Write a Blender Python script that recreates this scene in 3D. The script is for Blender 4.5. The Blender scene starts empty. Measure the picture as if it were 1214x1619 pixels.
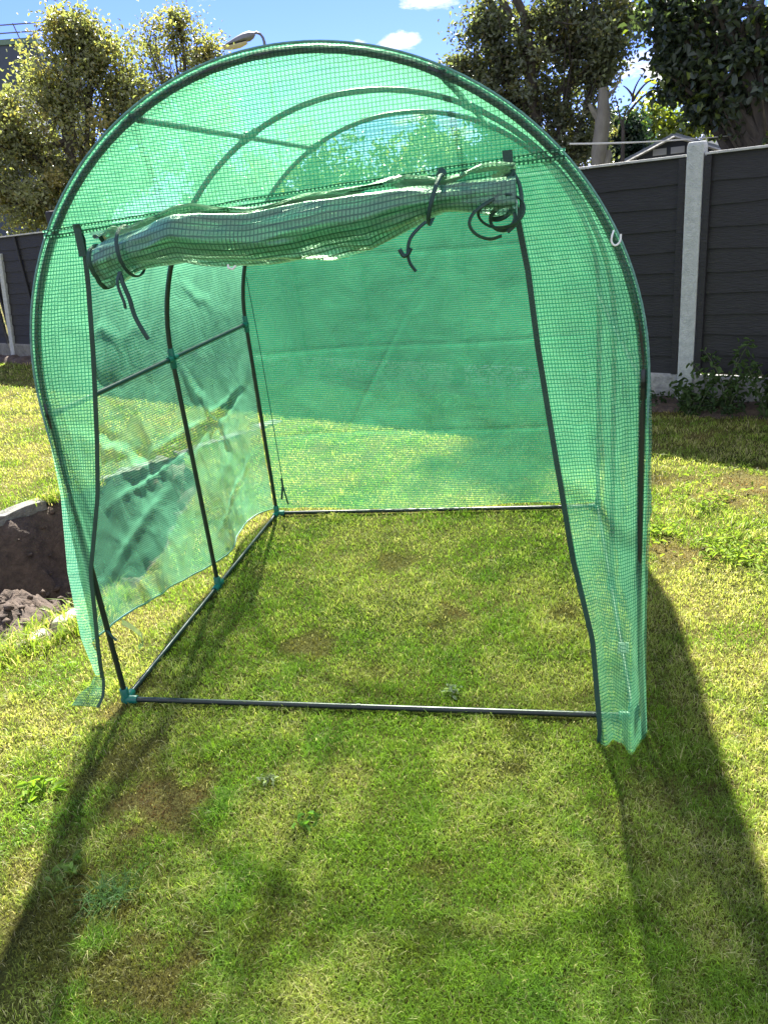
import bpy, math, numpy as np
from math import sin, cos, pi, radians, sqrt, atan2, exp
from mathutils import Vector, Matrix
from mathutils.geometry import delaunay_2d_cdt
sc = bpy.context.scene
COL = sc.collection
# ------------------------------------------------------------------ camera
cam = bpy.data.objects.new('camera', bpy.data.cameras.new('camera')); COL.objects.link(cam)
cam.data.sensor_fit = 'HORIZONTAL'; cam.data.sensor_width = 36; cam.data.lens = 36.06
cam.data.clip_start = .05; cam.data.clip_end = 2000
R_, U_, W_ = (0.99422448,-0.03987041,-0.09963953), (0.10732048,0.36936229,0.92306761), (0.0,0.92842977,-0.37150795)
cam.matrix_world = Matrix(((R_[0],U_[0],-W_[0],0),(R_[1],U_[1],-W_[1],0),(R_[2],U_[2],-W_[2],1.45),(0,0,0,1)))
sc.camera = cam
# ------------------------------------------------------------------ sun, sky, exposure
SUN_EL, SUN_AZ = 48.0, 1.0        # azimuth measured from +Y towards +X
world = bpy.data.worlds.new("World"); sc.world = world; world.use_nodes = True
nt = world.node_tree; N = nt.nodes; L = nt.links
for n in list(N): N.remove(n)
out = N.new('ShaderNodeOutputWorld'); bg = N.new('ShaderNodeBackground'); bg.inputs['Strength'].default_value = .06
sky = N.new('ShaderNodeTexSky'); sky.sky_type = 'NISHITA'; sky.sun_disc = False
sky.sun_elevation = radians(SUN_EL); sky.sun_rotation = radians(SUN_AZ)
sky.air_density = 1.0; sky.dust_density = .1; sky.ozone_density = 2.5
tc = N.new('ShaderNodeTexCoord')
mp = N.new('ShaderNodeMapping'); mp.inputs['Scale'].default_value = (1, 1, 2.6)
ns = N.new('ShaderNodeTexNoise'); ns.inputs['Scale'].default_value = 17; ns.inputs['Detail'].default_value = 8; ns.inputs['Roughness'].default_value = .62
L.new(tc.outputs['Generated'], mp.inputs['Vector']); L.new(mp.outputs['Vector'], ns.inputs['Vector'])
def wmath(op, a, b=None, c=None, clamp=False):
    n = N.new('ShaderNodeMath'); n.operation = op; n.use_clamp = clamp
    for i, v in enumerate((a, b, c)):
        if v is None: continue
        if isinstance(v, (int, float)): n.inputs[i].default_value = v
        else: L.new(v, n.inputs[i])
    return n.outputs[0]
total = None      # small clouds: soft lobes of directions, broken up by noise
for az, el, rad, amt in [(6.6,11.6,1.9,1.0),(4.1,9.4,1.3,1.0),(1.6,9.6,.9,.8),(-7.5,12.9,1.3,.7),(20.5,6.4,2.6,.9),(24,2.2,2.2,.5),(9.5,8.4,1.8,.5),(3,5,4,.55),(-3,6.5,3,.4),(8,4,3,.5),(30,9,4,.8),(-28,8,3,.6),(17,12,2,.6)]:
    d = (sin(radians(az))*cos(radians(el)), cos(radians(az))*cos(radians(el)), sin(radians(el)))
    sb = N.new('ShaderNodeVectorMath'); sb.operation = 'SUBTRACT'; L.new(tc.outputs['Generated'], sb.inputs[0]); sb.inputs[1].default_value = d
    ml = N.new('ShaderNodeVectorMath'); ml.operation = 'MULTIPLY'; L.new(sb.outputs[0], ml.inputs[0]); ml.inputs[1].default_value = (1,1,1.9)
    ln = N.new('ShaderNodeVectorMath'); ln.operation = 'LENGTH'; L.new(ml.outputs[0], ln.inputs[0])
    v = wmath('MULTIPLY', wmath('SUBTRACT', 1.0, wmath('DIVIDE', ln.outputs['Value'], radians(rad)*1.5), clamp=True), amt)
    total = v if total is None else wmath('MAXIMUM', total, v)
m1 = wmath('ADD', total, wmath('MULTIPLY', wmath('SUBTRACT', ns.outputs['Fac'], .5), 2.6))
mask = wmath('MULTIPLY', wmath('MULTIPLY', wmath('SUBTRACT', m1, .38), 3.0, clamp=True), wmath('MULTIPLY', total, 4.0, clamp=True))
mx = N.new('ShaderNodeMix'); mx.data_type = 'RGBA'
tn = N.new('ShaderNodeMix'); tn.data_type = 'RGBA'; tn.blend_type = 'MULTIPLY'; tn.inputs['Factor'].default_value = 1; L.new(sky.outputs[0], tn.inputs['A']); tn.inputs['B'].default_value = (.35,.41,.92,1)
# broken white cloud added behind the camera, out of view, to lift the shade
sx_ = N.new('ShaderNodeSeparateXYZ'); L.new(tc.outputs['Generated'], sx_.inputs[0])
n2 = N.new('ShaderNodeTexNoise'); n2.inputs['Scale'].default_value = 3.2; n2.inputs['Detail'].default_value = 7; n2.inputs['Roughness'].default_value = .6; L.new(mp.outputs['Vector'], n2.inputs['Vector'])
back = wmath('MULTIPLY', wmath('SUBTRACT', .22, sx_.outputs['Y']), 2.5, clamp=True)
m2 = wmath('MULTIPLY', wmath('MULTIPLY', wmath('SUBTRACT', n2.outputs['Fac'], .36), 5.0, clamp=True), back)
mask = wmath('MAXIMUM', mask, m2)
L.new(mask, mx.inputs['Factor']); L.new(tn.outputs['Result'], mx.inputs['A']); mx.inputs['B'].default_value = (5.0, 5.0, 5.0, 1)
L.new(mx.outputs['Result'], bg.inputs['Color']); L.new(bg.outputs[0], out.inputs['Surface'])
sun = bpy.data.objects.new('sun', bpy.data.lights.new('sun', 'SUN')); COL.objects.link(sun)
sun.data.energy = 5.0; sun.data.angle = radians(1.5); sun.data.color = (1, .95, .86)
sd = Vector((sin(radians(SUN_AZ))*cos(radians(SUN_EL)), cos(radians(SUN_AZ))*cos(radians(SUN_EL)), sin(radians(SUN_EL))))
sun.rotation_euler = (-sd).to_track_quat('-Z', 'Y').to_euler(); sun.location = (0, 0, 30)
vs = sc.view_settings; vs.view_transform = 'Standard'; vs.look = 'None'; vs.gamma = 1; vs.exposure = 2.3
sc.cycles.transparent_max_bounces = 32
sc.cycles.max_bounces = 8; sc.cycles.transmission_bounces = 8; sc.cycles.sample_clamp_indirect = 6

# ------------------------------------------------------------------ helpers
rng = np.random.default_rng(7)
def hash2(ix, iy, seed=0):
    h = (ix.astype(np.int64)*374761393 + iy.astype(np.int64)*668265263 + seed*982451653) & 0x7fffffff
    h = ((h ^ (h >> 13)) * 1274126177) & 0x7fffffff
    return ((h ^ (h >> 16)) & 0xffff) / 65535.0
def vnoise(x, y, seed=0):
    x = np.asarray(x, float); y = np.asarray(y, float)
    ix = np.floor(x); iy = np.floor(y); fx = x-ix; fy = y-iy
    fx = fx*fx*(3-2*fx); fy = fy*fy*(3-2*fy)
    a = hash2(ix, iy, seed); b = hash2(ix+1, iy, seed); c = hash2(ix, iy+1, seed); d = hash2(ix+1, iy+1, seed)
    return a*(1-fx)*(1-fy)+b*fx*(1-fy)+c*(1-fx)*fy+d*fx*fy
def fbm(x, y, seed=0, o=4):
    s = 0; a = .5; t = 0
    for i in range(o):
        s = s+a*vnoise(np.asarray(x)*2**i+13.7*i, np.asarray(y)*2**i+7.1*i, seed+i); t += a; a *= .5
    return s/t
def tag(o, label=None, cat=None, group=None, kind=None):
    for k, v in (('label', label), ('category', cat), ('group', group), ('kind', kind)):
        if v: o[k] = v
    return o
def empty(name, loc=(0,0,0), rz=0):
    o = bpy.data.objects.new(name, None); COL.objects.link(o); o.location = loc; o.rotation_euler = (0,0,rz); o.empty_display_size = .2
    return o
def link(name, me, mat=None, parent=None, smooth=True):
    if mat: me.materials.append(mat)
    if smooth: me.polygons.foreach_set('use_smooth', [True]*len(me.polygons))
    o = bpy.data.objects.new(name, me); COL.objects.link(o)
    if parent: o.parent = parent
    return o
def np_mesh(name, V, faces_quads=None, faces_tris=None, uv=None, colors=None):
    """fast mesh from arrays; uv / colors are per vertex"""
    me = bpy.data.meshes.new(name); V = np.asarray(V, np.float32)
    me.vertices.add(len(V)); me.vertices.foreach_set('co', V.ravel())
    loops = []; starts = []; totals = []; n = 0
    for F, k in ((faces_quads, 4), (faces_tris, 3)):
        if F is None or len(F) == 0: continue
        F = np.asarray(F, np.int32); loops.append(F.ravel()); starts.append(n+np.arange(len(F))*k); totals.append(np.full(len(F), k)); n += F.size
    lv = np.concatenate(loops).astype(np.int32); st = np.concatenate(starts).astype(np.int32); tt = np.concatenate(totals).astype(np.int32)
    me.loops.add(len(lv)); me.loops.foreach_set('vertex_index', lv)
    me.polygons.add(len(st)); me.polygons.foreach_set('loop_start', st); me.polygons.foreach_set('loop_total', tt)
    me.update(calc_edges=True)
    if uv is not None:
        l = me.uv_layers.new(name='UVMap'); l.data.foreach_set('uv', np.asarray(uv, np.float32)[lv].ravel())
    if colors is not None:
        c = me.color_attributes.new('tint', 'FLOAT_COLOR', 'POINT')
        c.data.foreach_set('color', np.c_[np.asarray(colors, np.float32), np.ones(len(V), np.float32)].ravel())
    return me
def grid_faces(n, m, off=0, flip=False):
    i, j = np.meshgrid(np.arange(n-1), np.arange(m-1), indexing='ij'); a = (i*m+j).ravel()+off
    F = np.c_[a, a+m, a+m+1, a+1]
    return F[:, ::-1] if flip else F
class MB:
    """collects shapes into one mesh"""
    def __init__(s): s.v = []; s.f = []; s.n = 0; s.uv = []
    def add(s, V, F):
        s.v += [tuple(p) for p in V]; s.f += [tuple(i+s.n for i in f) for f in F]; s.n += len(V)
    def box(s, c, size, rz=0, ax=None, taper=1.0):
        hx, hy, hz = [q/2 for q in size]
        V = []
        for z in (-1, 1):
            t = taper if z > 0 else 1
            for x, y in ((-1,-1),(1,-1),(1,1),(-1,1)):
                X, Y = x*hx*t, y*hy*t
                V.append((c[0]+X*cos(rz)-Y*sin(rz), c[1]+X*sin(rz)+Y*cos(rz), c[2]+z*hz))
        s.add(V, [(3,2,1,0),(4,5,6,7),(0,1,5,4),(1,2,6,5),(2,3,7,6),(3,0,4,7)])
    def tube(s, pts, r, n=8, cap=True, flat=1.0):
        P = [Vector(p) for p in pts]; m = len(P)
        rs = r if hasattr(r, '__len__') else [r]*m
        V = []; up = None
        for i in range(m):
            t = (P[min(i+1, m-1)]-P[max(i-1, 0)])
            if t.length < 1e-9: t = Vector((0,0,1))
            t.normalize()
            if up is None: up = Vector((0,0,1)) if abs(t.z) < .9 else Vector((1,0,0))
            x = t.cross(up)
            if x.length < 1e-6: x = t.orthogonal()
            x.normalize(); y = x.cross(t); y.normalize(); up = y
            for k in range(n):
                a = 2*pi*k/n; V.append(P[i]+x*(rs[i]*cos(a)*flat)+y*(rs[i]*sin(a)))
        F = [(i*n+k, i*n+(k+1) % n, (i+1)*n+(k+1) % n, (i+1)*n+k) for i in range(m-1) for k in range(n)]
        if cap: F += [tuple(range(n-1, -1, -1)), tuple(range((m-1)*n, m*n))]
        s.add(V, F)
    def build(s, name, mat, parent=None, smooth=True, bevel=0):
        me = bpy.data.meshes.new(name); me.from_pydata(s.v, [], s.f); me.update()
        o = link(name, me, mat, parent, smooth)
        if smooth:
            try: me.set_sharp_from_angle(angle=radians(40))
            except Exception: pass
        if bevel:
            b = o.modifiers.new('bevel', 'BEVEL'); b.width = bevel; b.segments = 2; b.limit_method = 'ANGLE'
        return o
# ------------------------------------------------------------------ materials
def mat_new(name):
    m = bpy.data.materials.new(name); m.use_nodes = True
    n = m.node_tree.nodes
    for q in list(n): n.remove(q)
    return m, n, m.node_tree.links
def mk(n, l):
    def M(op, a, b=None, clamp=False):
        q = n.new('ShaderNodeMath'); q.operation = op; q.use_clamp = clamp
        for i, v in enumerate((a, b)):
            if v is None: continue
            if isinstance(v, (int, float)): q.inputs[i].default_value = v
            else: l.new(v, q.inputs[i])
        return q.outputs[0]
    return M
def solid(name, c1, c2=None, rough=.6, scale=8, bump=.2, bscale=60, metal=0, spec=.5, stretch=(1,1,1), obj=True, detail=6):
    m, n, l = mat_new(name); M = mk(n, l)
    o = n.new('ShaderNodeOutputMaterial'); p = n.new('ShaderNodeBsdfPrincipled'); l.new(p.outputs[0], o.inputs[0])
    p.inputs['Roughness'].default_value = rough; p.inputs['Metallic'].default_value = metal; p.inputs['Specular IOR Level'].default_value = spec
    c2 = c2 or tuple(x*.7 for x in c1)
    t = n.new('ShaderNodeTexCoord'); mpn = n.new('ShaderNodeMapping'); mpn.inputs['Scale'].default_value = stretch
    l.new(t.outputs['Object'], mpn.inputs[0])
    a = n.new('ShaderNodeTexNoise'); a.inputs['Scale'].default_value = scale; a.inputs['Detail'].default_value = detail; a.inputs['Roughness'].default_value = .65
    l.new(mpn.outputs[0], a.inputs['Vector'])
    r = n.new('ShaderNodeValToRGB'); r.color_ramp.elements[0].position = .3; r.color_ramp.elements[1].position = .7
    r.color_ramp.elements[0].color = (*c2, 1); r.color_ramp.elements[1].color = (*c1, 1)
    l.new(a.outputs['Fac'], r.inputs[0]); l.new(r.outputs[0], p.inputs['Base Color'])
    if bump:
        b = n.new('ShaderNodeTexNoise'); b.inputs['Scale'].default_value = bscale; b.inputs['Detail'].default_value = 5; l.new(mpn.outputs[0], b.inputs['Vector'])
        q = n.new('ShaderNodeBump'); q.inputs['Strength'].default_value = bump; q.inputs['Distance'].default_value = .01
        l.new(b.outputs['Fac'], q.inputs['Height']); l.new(q.outputs[0], p.inputs['Normal'])
    return m
def leafmat(name, trans=.5, rough=.45, spec=.4, tcol=(1.5,1.6,.6)):
    """per-leaf colour from the mesh's own 'tint' attribute; thin, so light passes through"""
    m, n, l = mat_new(name)
    o = n.new('ShaderNodeOutputMaterial'); a = n.new('ShaderNodeAttribute'); a.attribute_name = 'tint'
    p = n.new('ShaderNodeBsdfPrincipled'); p.inputs['Roughness'].default_value = rough; p.inputs['Specular IOR Level'].default_value = spec
    l.new(a.outputs['Color'], p.inputs['Base Color'])
    t = n.new('ShaderNodeBsdfTranslucent'); mm = n.new('ShaderNodeVectorMath'); mm.operation = 'MULTIPLY'; mm.inputs[1].default_value = tcol
    l.new(a.outputs['Color'], mm.inputs[0]); l.new(mm.outputs[0], t.inputs['Color'])
    x = n.new('ShaderNodeMixShader'); x.inputs[0].default_value = trans
    l.new(p.outputs[0], x.inputs[1]); l.new(t.outputs[0], x.inputs[2]); l.new(x.outputs[0], o.inputs[0])
    return m
def film(name, pitch=.0096, wu=.24, wv=.24, pane=.10, thread=.68, pane_col=(.38,.80,.54), tint=(.88,1,.86), thr_col=(.008,.14,.085), crease=.5, gloss=.5):
    """woven-grid polyethylene: clear tinted film with an opaque thread grid laid out in the sheet's own metres (UV)"""
    m, n, l = mat_new(name); M = mk(n, l)
    o = n.new('ShaderNodeOutputMaterial'); uv = n.new('ShaderNodeUVMap'); uv.uv_map = 'UVMap'
    wob = n.new('ShaderNodeTexNoise'); wob.inputs['Scale'].default_value = 9; wob.inputs['Detail'].default_value = 3; l.new(uv.outputs[0], wob.inputs['Vector'])
    ad = n.new('ShaderNodeVectorMath'); ad.operation = 'MULTIPLY_ADD'; l.new(wob.outputs['Color'], ad.inputs[0]); ad.inputs[1].default_value = (.006,.006,0); l.new(uv.outputs[0], ad.inputs[2])
    sp = n.new('ShaderNodeSeparateXYZ'); l.new(ad.outputs[0], sp.inputs[0])
    fu = M('FRACT', M('DIVIDE', sp.outputs[0], pitch)); fv = M('FRACT', M('DIVIDE', sp.outputs[1], pitch))
    tu = M('LESS_THAN', fu, wu); tv = M('LESS_THAN', fv, wv); th = M('MAXIMUM', tu, tv)
    # creased film scatters more along its creases
    cr = n.new('ShaderNodeTexNoise'); cr.inputs['Scale'].default_value = 5; cr.inputs['Detail'].default_value = 7; cr.inputs['Roughness'].default_value = .7; cr.inputs['Distortion'].default_value = 1.2
    l.new(uv.outputs[0], cr.inputs['Vector'])
    g = n.new('ShaderNodeNewGeometry'); dt = n.new('ShaderNodeVectorMath'); dt.operation = 'DOT_PRODUCT'
    l.new(g.outputs['Normal'], dt.inputs[0]); l.new(g.outputs['Incoming'], dt.inputs[1])
    c = M('MAXIMUM', M('ABSOLUTE', dt.outputs['Value']), .10)
    cl = n.new('ShaderNodeTexNoise'); cl.inputs['Scale'].default_value = 1.7; cl.inputs['Detail'].default_value = 4; l.new(uv.outputs[0], cl.inputs['Vector'])
    base = M('ADD', M('MULTIPLY', th, thread-pane), M('ADD', pane-.5*.3*crease-.10, M('ADD', M('MULTIPLY', cr.outputs['Fac'], .3*crease), M('MULTIPLY', cl.outputs['Fac'], .20))))
    base = M('MAXIMUM', base, .04)
    op = M('SUBTRACT', 1.0, M('POWER', M('SUBTRACT', 1.0, base, clamp=True), M('DIVIDE', .94, c)))
    tr = n.new('ShaderNodeBsdfTransparent'); tr.inputs[0].default_value = (*tint, 1)
    cm = n.new('ShaderNodeMix'); cm.data_type = 'RGBA'; l.new(th, cm.inputs['Factor']); cm.inputs['A'].default_value = (*pane_col, 1); cm.inputs['B'].default_value = (*thr_col, 1)
    tl = n.new('ShaderNodeBsdfTranslucent'); l.new(cm.outputs['Result'], tl.inputs['Color'])
    df = n.new('ShaderNodeBsdfDiffuse'); l.new(cm.outputs['Result'], df.inputs['Color'])
    s1 = n.new('ShaderNodeMixShader'); s1.inputs[0].default_value = .3; l.new(tl.outputs[0], s1.inputs[1]); l.new(df.outputs[0], s1.inputs[2])
    s2 = n.new('ShaderNodeMixShader'); l.new(op, s2.inputs[0]); l.new(tr.outputs[0], s2.inputs[1]); l.new(s1.outputs[0], s2.inputs[2])
    bh = M('ADD', M('MULTIPLY', th, .35), M('MULTIPLY', cr.outputs['Fac'], 6.0))
    bm = n.new('ShaderNodeBump'); bm.inputs['Strength'].default_value = .5; bm.inputs['Distance'].default_value = .004; l.new(bh, bm.inputs['Height'])
    for q in (tl, df): l.new(bm.outputs[0], q.inputs['Normal'])
    gl = n.new('ShaderNodeBsdfGlossy'); gl.inputs['Roughness'].default_value = .28; gl.inputs['Color'].default_value = (.95,1,.98,1); l.new(bm.outputs[0], gl.inputs['Normal'])
    fr = n.new('ShaderNodeFresnel'); fr.inputs['IOR'].default_value = 1.45
    s3 = n.new('ShaderNodeMixShader'); l.new(M('MULTIPLY', fr.outputs[0], gloss), s3.inputs[0]); l.new(s2.outputs[0], s3.inputs[1]); l.new(gl.outputs[0], s3.inputs[2])
    l.new(s3.outputs[0], o.inputs[0])
    return m
M_film = film('green_mesh_film')
M_filmback = film('green_mesh_film_back', wu=.08, wv=.42, pane=.15, thread=.76, pane_col=(.22,.68,.32), thr_col=(.004,.13,.07))
M_flap = film('green_mesh_film_flap', pane=.32, thread=.84, pane_col=(.32,.74,.46), crease=1.0)
M_filmside = film('green_mesh_film_side', wu=.30, wv=.10, pane=.21, thread=.66, pane_col=(.28,.76,.42), gloss=.45, crease=1.1)
M_filmroll = film('green_mesh_film_roll', pane=.46, thread=.86, pane_col=(.22,.60,.44), thr_col=(.008,.14,.10), crease=.6, gloss=1.8)
M_filmseam = film('green_mesh_film_seam', pitch=.0096, wu=.45, wv=.5, pane=.5, thread=.97, thr_col=(.004,.06,.035))
M_rim = film('green_mesh_film_rim', wu=.4, wv=.4, pane=.55, thread=.92, thr_col=(.03,.2,.16))
M_bind = solid('dark_green_binding_tape', (.012,.062,.042), (.006,.034,.024), rough=.55, bump=.3, bscale=300)
M_tie = solid('dark_green_tie_tape', (.006,.05,.045), (.004,.03,.028), rough=.5, bump=.3, bscale=300)
M_pole = solid('dark_green_coated_steel', (.012,.022,.022), (.008,.014,.014), rough=.33, bump=.05, bscale=40)
M_joint = solid('teal_plastic', (.005,.14,.115), (.004,.10,.085), rough=.38, bump=.06)
M_white = solid('white_plastic', (.78,.8,.8), (.7,.72,.72), rough=.35, bump=0)
M_lawnleaf = leafmat('grass_blades', trans=.5, rough=.4, spec=.3, tcol=(1.35,1.35,.8))
M_leaf = leafmat('tree_leaves', trans=.42, rough=.38, spec=.6)
M_weed = leafmat('weed_leaves', trans=.4, rough=.7, spec=.15)
M_bark = solid('bark', (.10,.085,.07), (.04,.035,.03), rough=.9, scale=14, bump=.9, bscale=40, stretch=(1,1,.3))
M_palebark = solid('pale_bark', (.26,.25,.20), (.13,.12,.10), rough=.85, scale=9, bump=.6, bscale=30, stretch=(1,1,.4))
M_fence = solid('dark_slate_fence_paint', (.015,.0145,.017), (.009,.009,.0105), rough=.7, scale=9, bump=.5, bscale=24, stretch=(1,1,5))
M_cap = solid('grey_fence_capping', (.5,.5,.48), (.3,.3,.29), rough=.6, scale=12, bump=.3)
M_conc = solid('concrete', (.50,.52,.50), (.33,.35,.34), rough=.9, scale=26, bump=.8, bscale=130, detail=9)
M_gravel = solid('rock_faced_concrete', (.36,.36,.34), (.16,.16,.16), rough=.92, scale=16, bump=1, bscale=55, detail=9)
M_kerb = solid('weathered_kerb_concrete', (.22,.215,.19), (.10,.10,.085), rough=.95, scale=18, bump=1, bscale=60, detail=9)
M_stone = solid('edging_stone', (.42,.39,.33), (.22,.20,.17), rough=.9, scale=20, bump=.8, bscale=90)
M_dark_cladding = solid('dark_blue_cladding', (.035,.055,.10), (.03,.045,.085), rough=.5, scale=2, bump=0)
M_pale_wall = solid('pale_render_wall', (.62,.64,.70), (.55,.57,.63), rough=.85, scale=3, bump=.1)
M_steel = solid('grey_painted_steel', (.16,.17,.19), (.10,.11,.12), rough=.45, scale=6, bump=.05)
M_lens = solid('frosted_lamp_lens', (.55,.52,.44), (.45,.42,.36), rough=.3, scale=6, bump=0)
M_roof = solid('grey_roof_felt', (.26,.30,.36), (.2,.23,.28), rough=.8, scale=30, bump=.3)
M_rope = solid('white_rope', (.75,.75,.7), (.55,.55,.5), rough=.7, bump=.4, bscale=300)
# ------------------------------------------------------------------ the ground
PIT = [(-3.6,2.8),(-1.35,5.05),(-1.07,4.4),(-1.10,3.05),(-1.27,2.76),(-1.52,2.50),(-2.6,1.5),(-3.6,.9)]
def in_poly(x, y, poly):
    x = np.asarray(x); y = np.asarray(y); c = np.zeros(x.shape, bool); n = len(poly)
    for i in range(n):
        x1, y1 = poly[i]; x2, y2 = poly[(i+1) % n]
        if y1 == y2: continue
        k = ((y1 > y) != (y2 > y)) & (x < (x2-x1)*(y-y1)/(y2-y1)+x1); c ^= k
    return c
def poly_dist(x, y, poly):
    d = np.full(np.shape(x), 1e9); n = len(poly)
    for i in range(n):
        a = np.array(poly[i]); b = np.array(poly[(i+1) % n]); ab = b-a
        t = np.clip(((x-a[0])*ab[0]+(y-a[1])*ab[1])/(ab@ab), 0, 1)
        d = np.minimum(d, np.hypot(x-a[0]-t*ab[0], y-a[1]-t*ab[1]))
    return np.where(in_poly(x, y, poly), d, -d)
# wobbly pit outline
PITW = []
for i in range(len(PIT)):
    a = np.array(PIT[i]); b = np.array(PIT[(i+1) % len(PIT)]); k = max(2, int(np.hypot(*(b-a))/.09))
    for j in range(k):
        p = a+(b-a)*j/k; w = (fbm(p[0]*7, p[1]*7, 3)-.5)*.10
        PITW.append((float(p[0]+w), float(p[1]+w*.6)))
FP0 = np.array([2.08, 4.96]); FD = np.array([-.7702, .6378]); FN = np.array([-.6378, -.7702])   # fence line, direction to the left, normal towards the camera
def fpt(s, off=0): p = FP0+FD*s+FN*off; return float(p[0]), float(p[1])
# brown worn spots in the lawn: x, y, radius, strength
SPOTS = [(-.67,1.68,.085,.95),(-.84,1.85,.09,.6),(-.78,1.75,.07,.4),(-.60,1.70,.05,.9),(-.86,1.30,.13,.6),(-.55,1.13,.09,.7),(-.66,1.16,.07,.6),(-.35,1.22,.08,.35),(.19,2.51,.055,.95),(.25,2.49,.04,.4),
         (1.77,3.42,.16,.9),(1.62,3.45,.09,.5),(.64,2.46,.05,.7),(1.18,2.80,.09,.8),(1.06,2.88,.07,.6),(-.05,1.15,.06,.25),(.44,1.85,.04,.4),(-.75,1.45,.10,.35),(.62,1.5,.08,.3),(-1.0,1.45,.08,.4)]
def lawn_fields(x, y):
    dry = .45*fbm(x*1.6, y*1.6, 11, 4)+.55*fbm(x*5.5+2, y*5.5, 12, 4); g = .4*fbm(x*1.3+3, y*1.3, 23, 4)+.6*fbm(x*4.3, y*4.3, 24, 4); fine = fbm(x*11, y*11, 5, 3)
    far = np.clip((y-4)/4, 0, 1)
    dryness = np.clip((dry-.40)*4.2+(fine-.5)*1.5+.12*far, 0, 1)
    lush = np.clip((g-.47)*3.0+(fine-.5)*1.5, 0, .7)*(1-.6*dryness)
    brown = np.zeros(np.shape(x))
    wob = (fbm(x*16, y*16, 41, 4)-.5)*3.2
    for cx, cy, r, st in SPOTS:
        d = np.hypot(x-cx, (y-cy))/(r*1.15); brown = np.maximum(brown, st*np.clip(1.45-d+wob, 0, 1))
    brown = np.maximum(brown, np.clip((fbm(x*3.3, y*3.3, 77, 4)-.70)*7, 0, .7))
    return dryness, lush, brown
def lawn_color(x, y, thatch=False):
    d, u, b = lawn_fields(x, y)
    green = np.array([.17,.27,.030]); lushc = np.array([.105,.225,.026]); dryc = np.array([.46,.46,.13]); br = np.array([.13,.06,.035])
    c = green+(lushc-green)*u[..., None]; c = c+(dryc-c)*(d*.54)[..., None]; c = c+(br-c)*(b*.97)[..., None]
    return c
m, n_, l_ = mat_new('lawn_thatch'); Mm = mk(n_, l_)
o_ = n_.new('ShaderNodeOutputMaterial'); p_ = n_.new('ShaderNodeBsdfPrincipled'); p_.inputs['Roughness'].default_value = .95; p_.inputs['Specular IOR Level'].default_value = .1
l_.new(p_.outputs[0], o_.inputs[0]); g_ = n_.new('ShaderNodeNewGeometry')
a1 = n_.new('ShaderNodeTexNoise'); a1.inputs['Scale'].default_value = 2.2; a1.inputs['Detail'].default_value = 6
a2 = n_.new('ShaderNodeTexNoise'); a2.inputs['Scale'].default_value = 90; a2.inputs['Detail'].default_value = 5; a2.inputs['Roughness'].default_value = .8
for a in (a1, a2): l_.new(g_.outputs['Position'], a.inputs['Vector'])
r1 = n_.new('ShaderNodeValToRGB'); e = r1.color_ramp.elements; e[0].position = .35; e[0].color = (.06,.085,.015,1); e[1].position = .65; e[1].color = (.20,.18,.07,1)
r2 = n_.new('ShaderNodeValToRGB'); e = r2.color_ramp.elements; e[0].position = .36; e[0].color = (.25,.2,.16,1); e[1].position = .62; e[1].color = (1.25,1.2,1,1)
l_.new(a1.outputs['Fac'], r1.inputs[0]); l_.new(a2.outputs['Fac'], r2.inputs[0])
mu = n_.new('ShaderNodeMix'); mu.data_type = 'RGBA'; mu.blend_type = 'MULTIPLY'; mu.inputs['Factor'].default_value = 1
l_.new(r1.outputs[0], mu.inputs['A']); l_.new(r2.outputs[0], mu.inputs['B']); l_.new(mu.outputs['Result'], p_.inputs['Base Color'])
b_ = n_.new('ShaderNodeBump'); b_.inputs['Distance'].default_value = .02; l_.new(a2.outputs['Fac'], b_.inputs['Height']); l_.new(b_.outputs[0], p_.inputs['Normal'])
M_lawn = m
B = 400
vv = [Vector(p) for p in [(-B,-B),(B,-B),(B,B),(-B,B)]+PITW]
nb = len(PITW); ed = [(0,1),(1,2),(2,3),(3,0)]+[(4+i, 4+(i+1) % nb) for i in range(nb)]
rv, re, rf, *_ = delaunay_2d_cdt(vv, ed, [], 1, 1e-6)
cen = np.array([np.mean([rv[i][:] for i in f], axis=0) for f in rf]); keep = ~in_poly(cen[:,0], cen[:,1], PITW)
me = bpy.data.meshes.new('lawn'); me.from_pydata([(p.x, p.y, 0) for p in rv], [], [f for f, k in zip(rf, keep) if k]); me.update()
tag(link('lawn', me, M_lawn, smooth=False), kind='structure')
# soil pit: a dug trench with crumbly walls and loose heaps
M_soil = solid('dug_soil', (.105,.076,.056), (.032,.024,.019), rough=.95, scale=22, bump=1, bscale=70, detail=9)
xs = np.arange(-3.75, -.9, .022); ys = np.arange(.75, 5.25, .022); X, Y = np.meshgrid(xs, ys, indexing='ij')
D = poly_dist(X, Y, PITW); D = D+np.where(D > 0, (fbm(X*9, Y*9, 55, 4)-.5)*.10, 0); D = np.where((D < .004) & in_poly(X, Y, PITW), .004, D)
t = np.clip(D/.30, 0, 1); wall = t*t*(3-2*t)
lump = (fbm(X*5, Y*5, 51, 5)-.5)*.30+(fbm(X*22, Y*22, 52, 4)-.5)*.085+(np.abs(fbm(X*11, Y*11, 57, 4)-.5))*.16
mound = .40*np.exp(-((X+1.72)**2/.09+(Y-3.15)**2/.10))+.22*np.exp(-((X+2.5)**2/.3+(Y-2.9)**2/.3))+.16*np.exp(-((X+1.5)**2/.05+(Y-2.85)**2/.04))+.26*np.exp(-((X+1.95)**2/.07+(Y-3.65)**2/.05))
Z = -.03*(t > 0)-.52*wall+(lump+mound)*np.clip(D/.12, 0, 1)+(fbm(X*26, Y*26, 60, 3)-.5)*.05*(t > 0)
Z = np.where(D < 0, -.04+D*.3, np.minimum(Z-.012, -.02))
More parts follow.
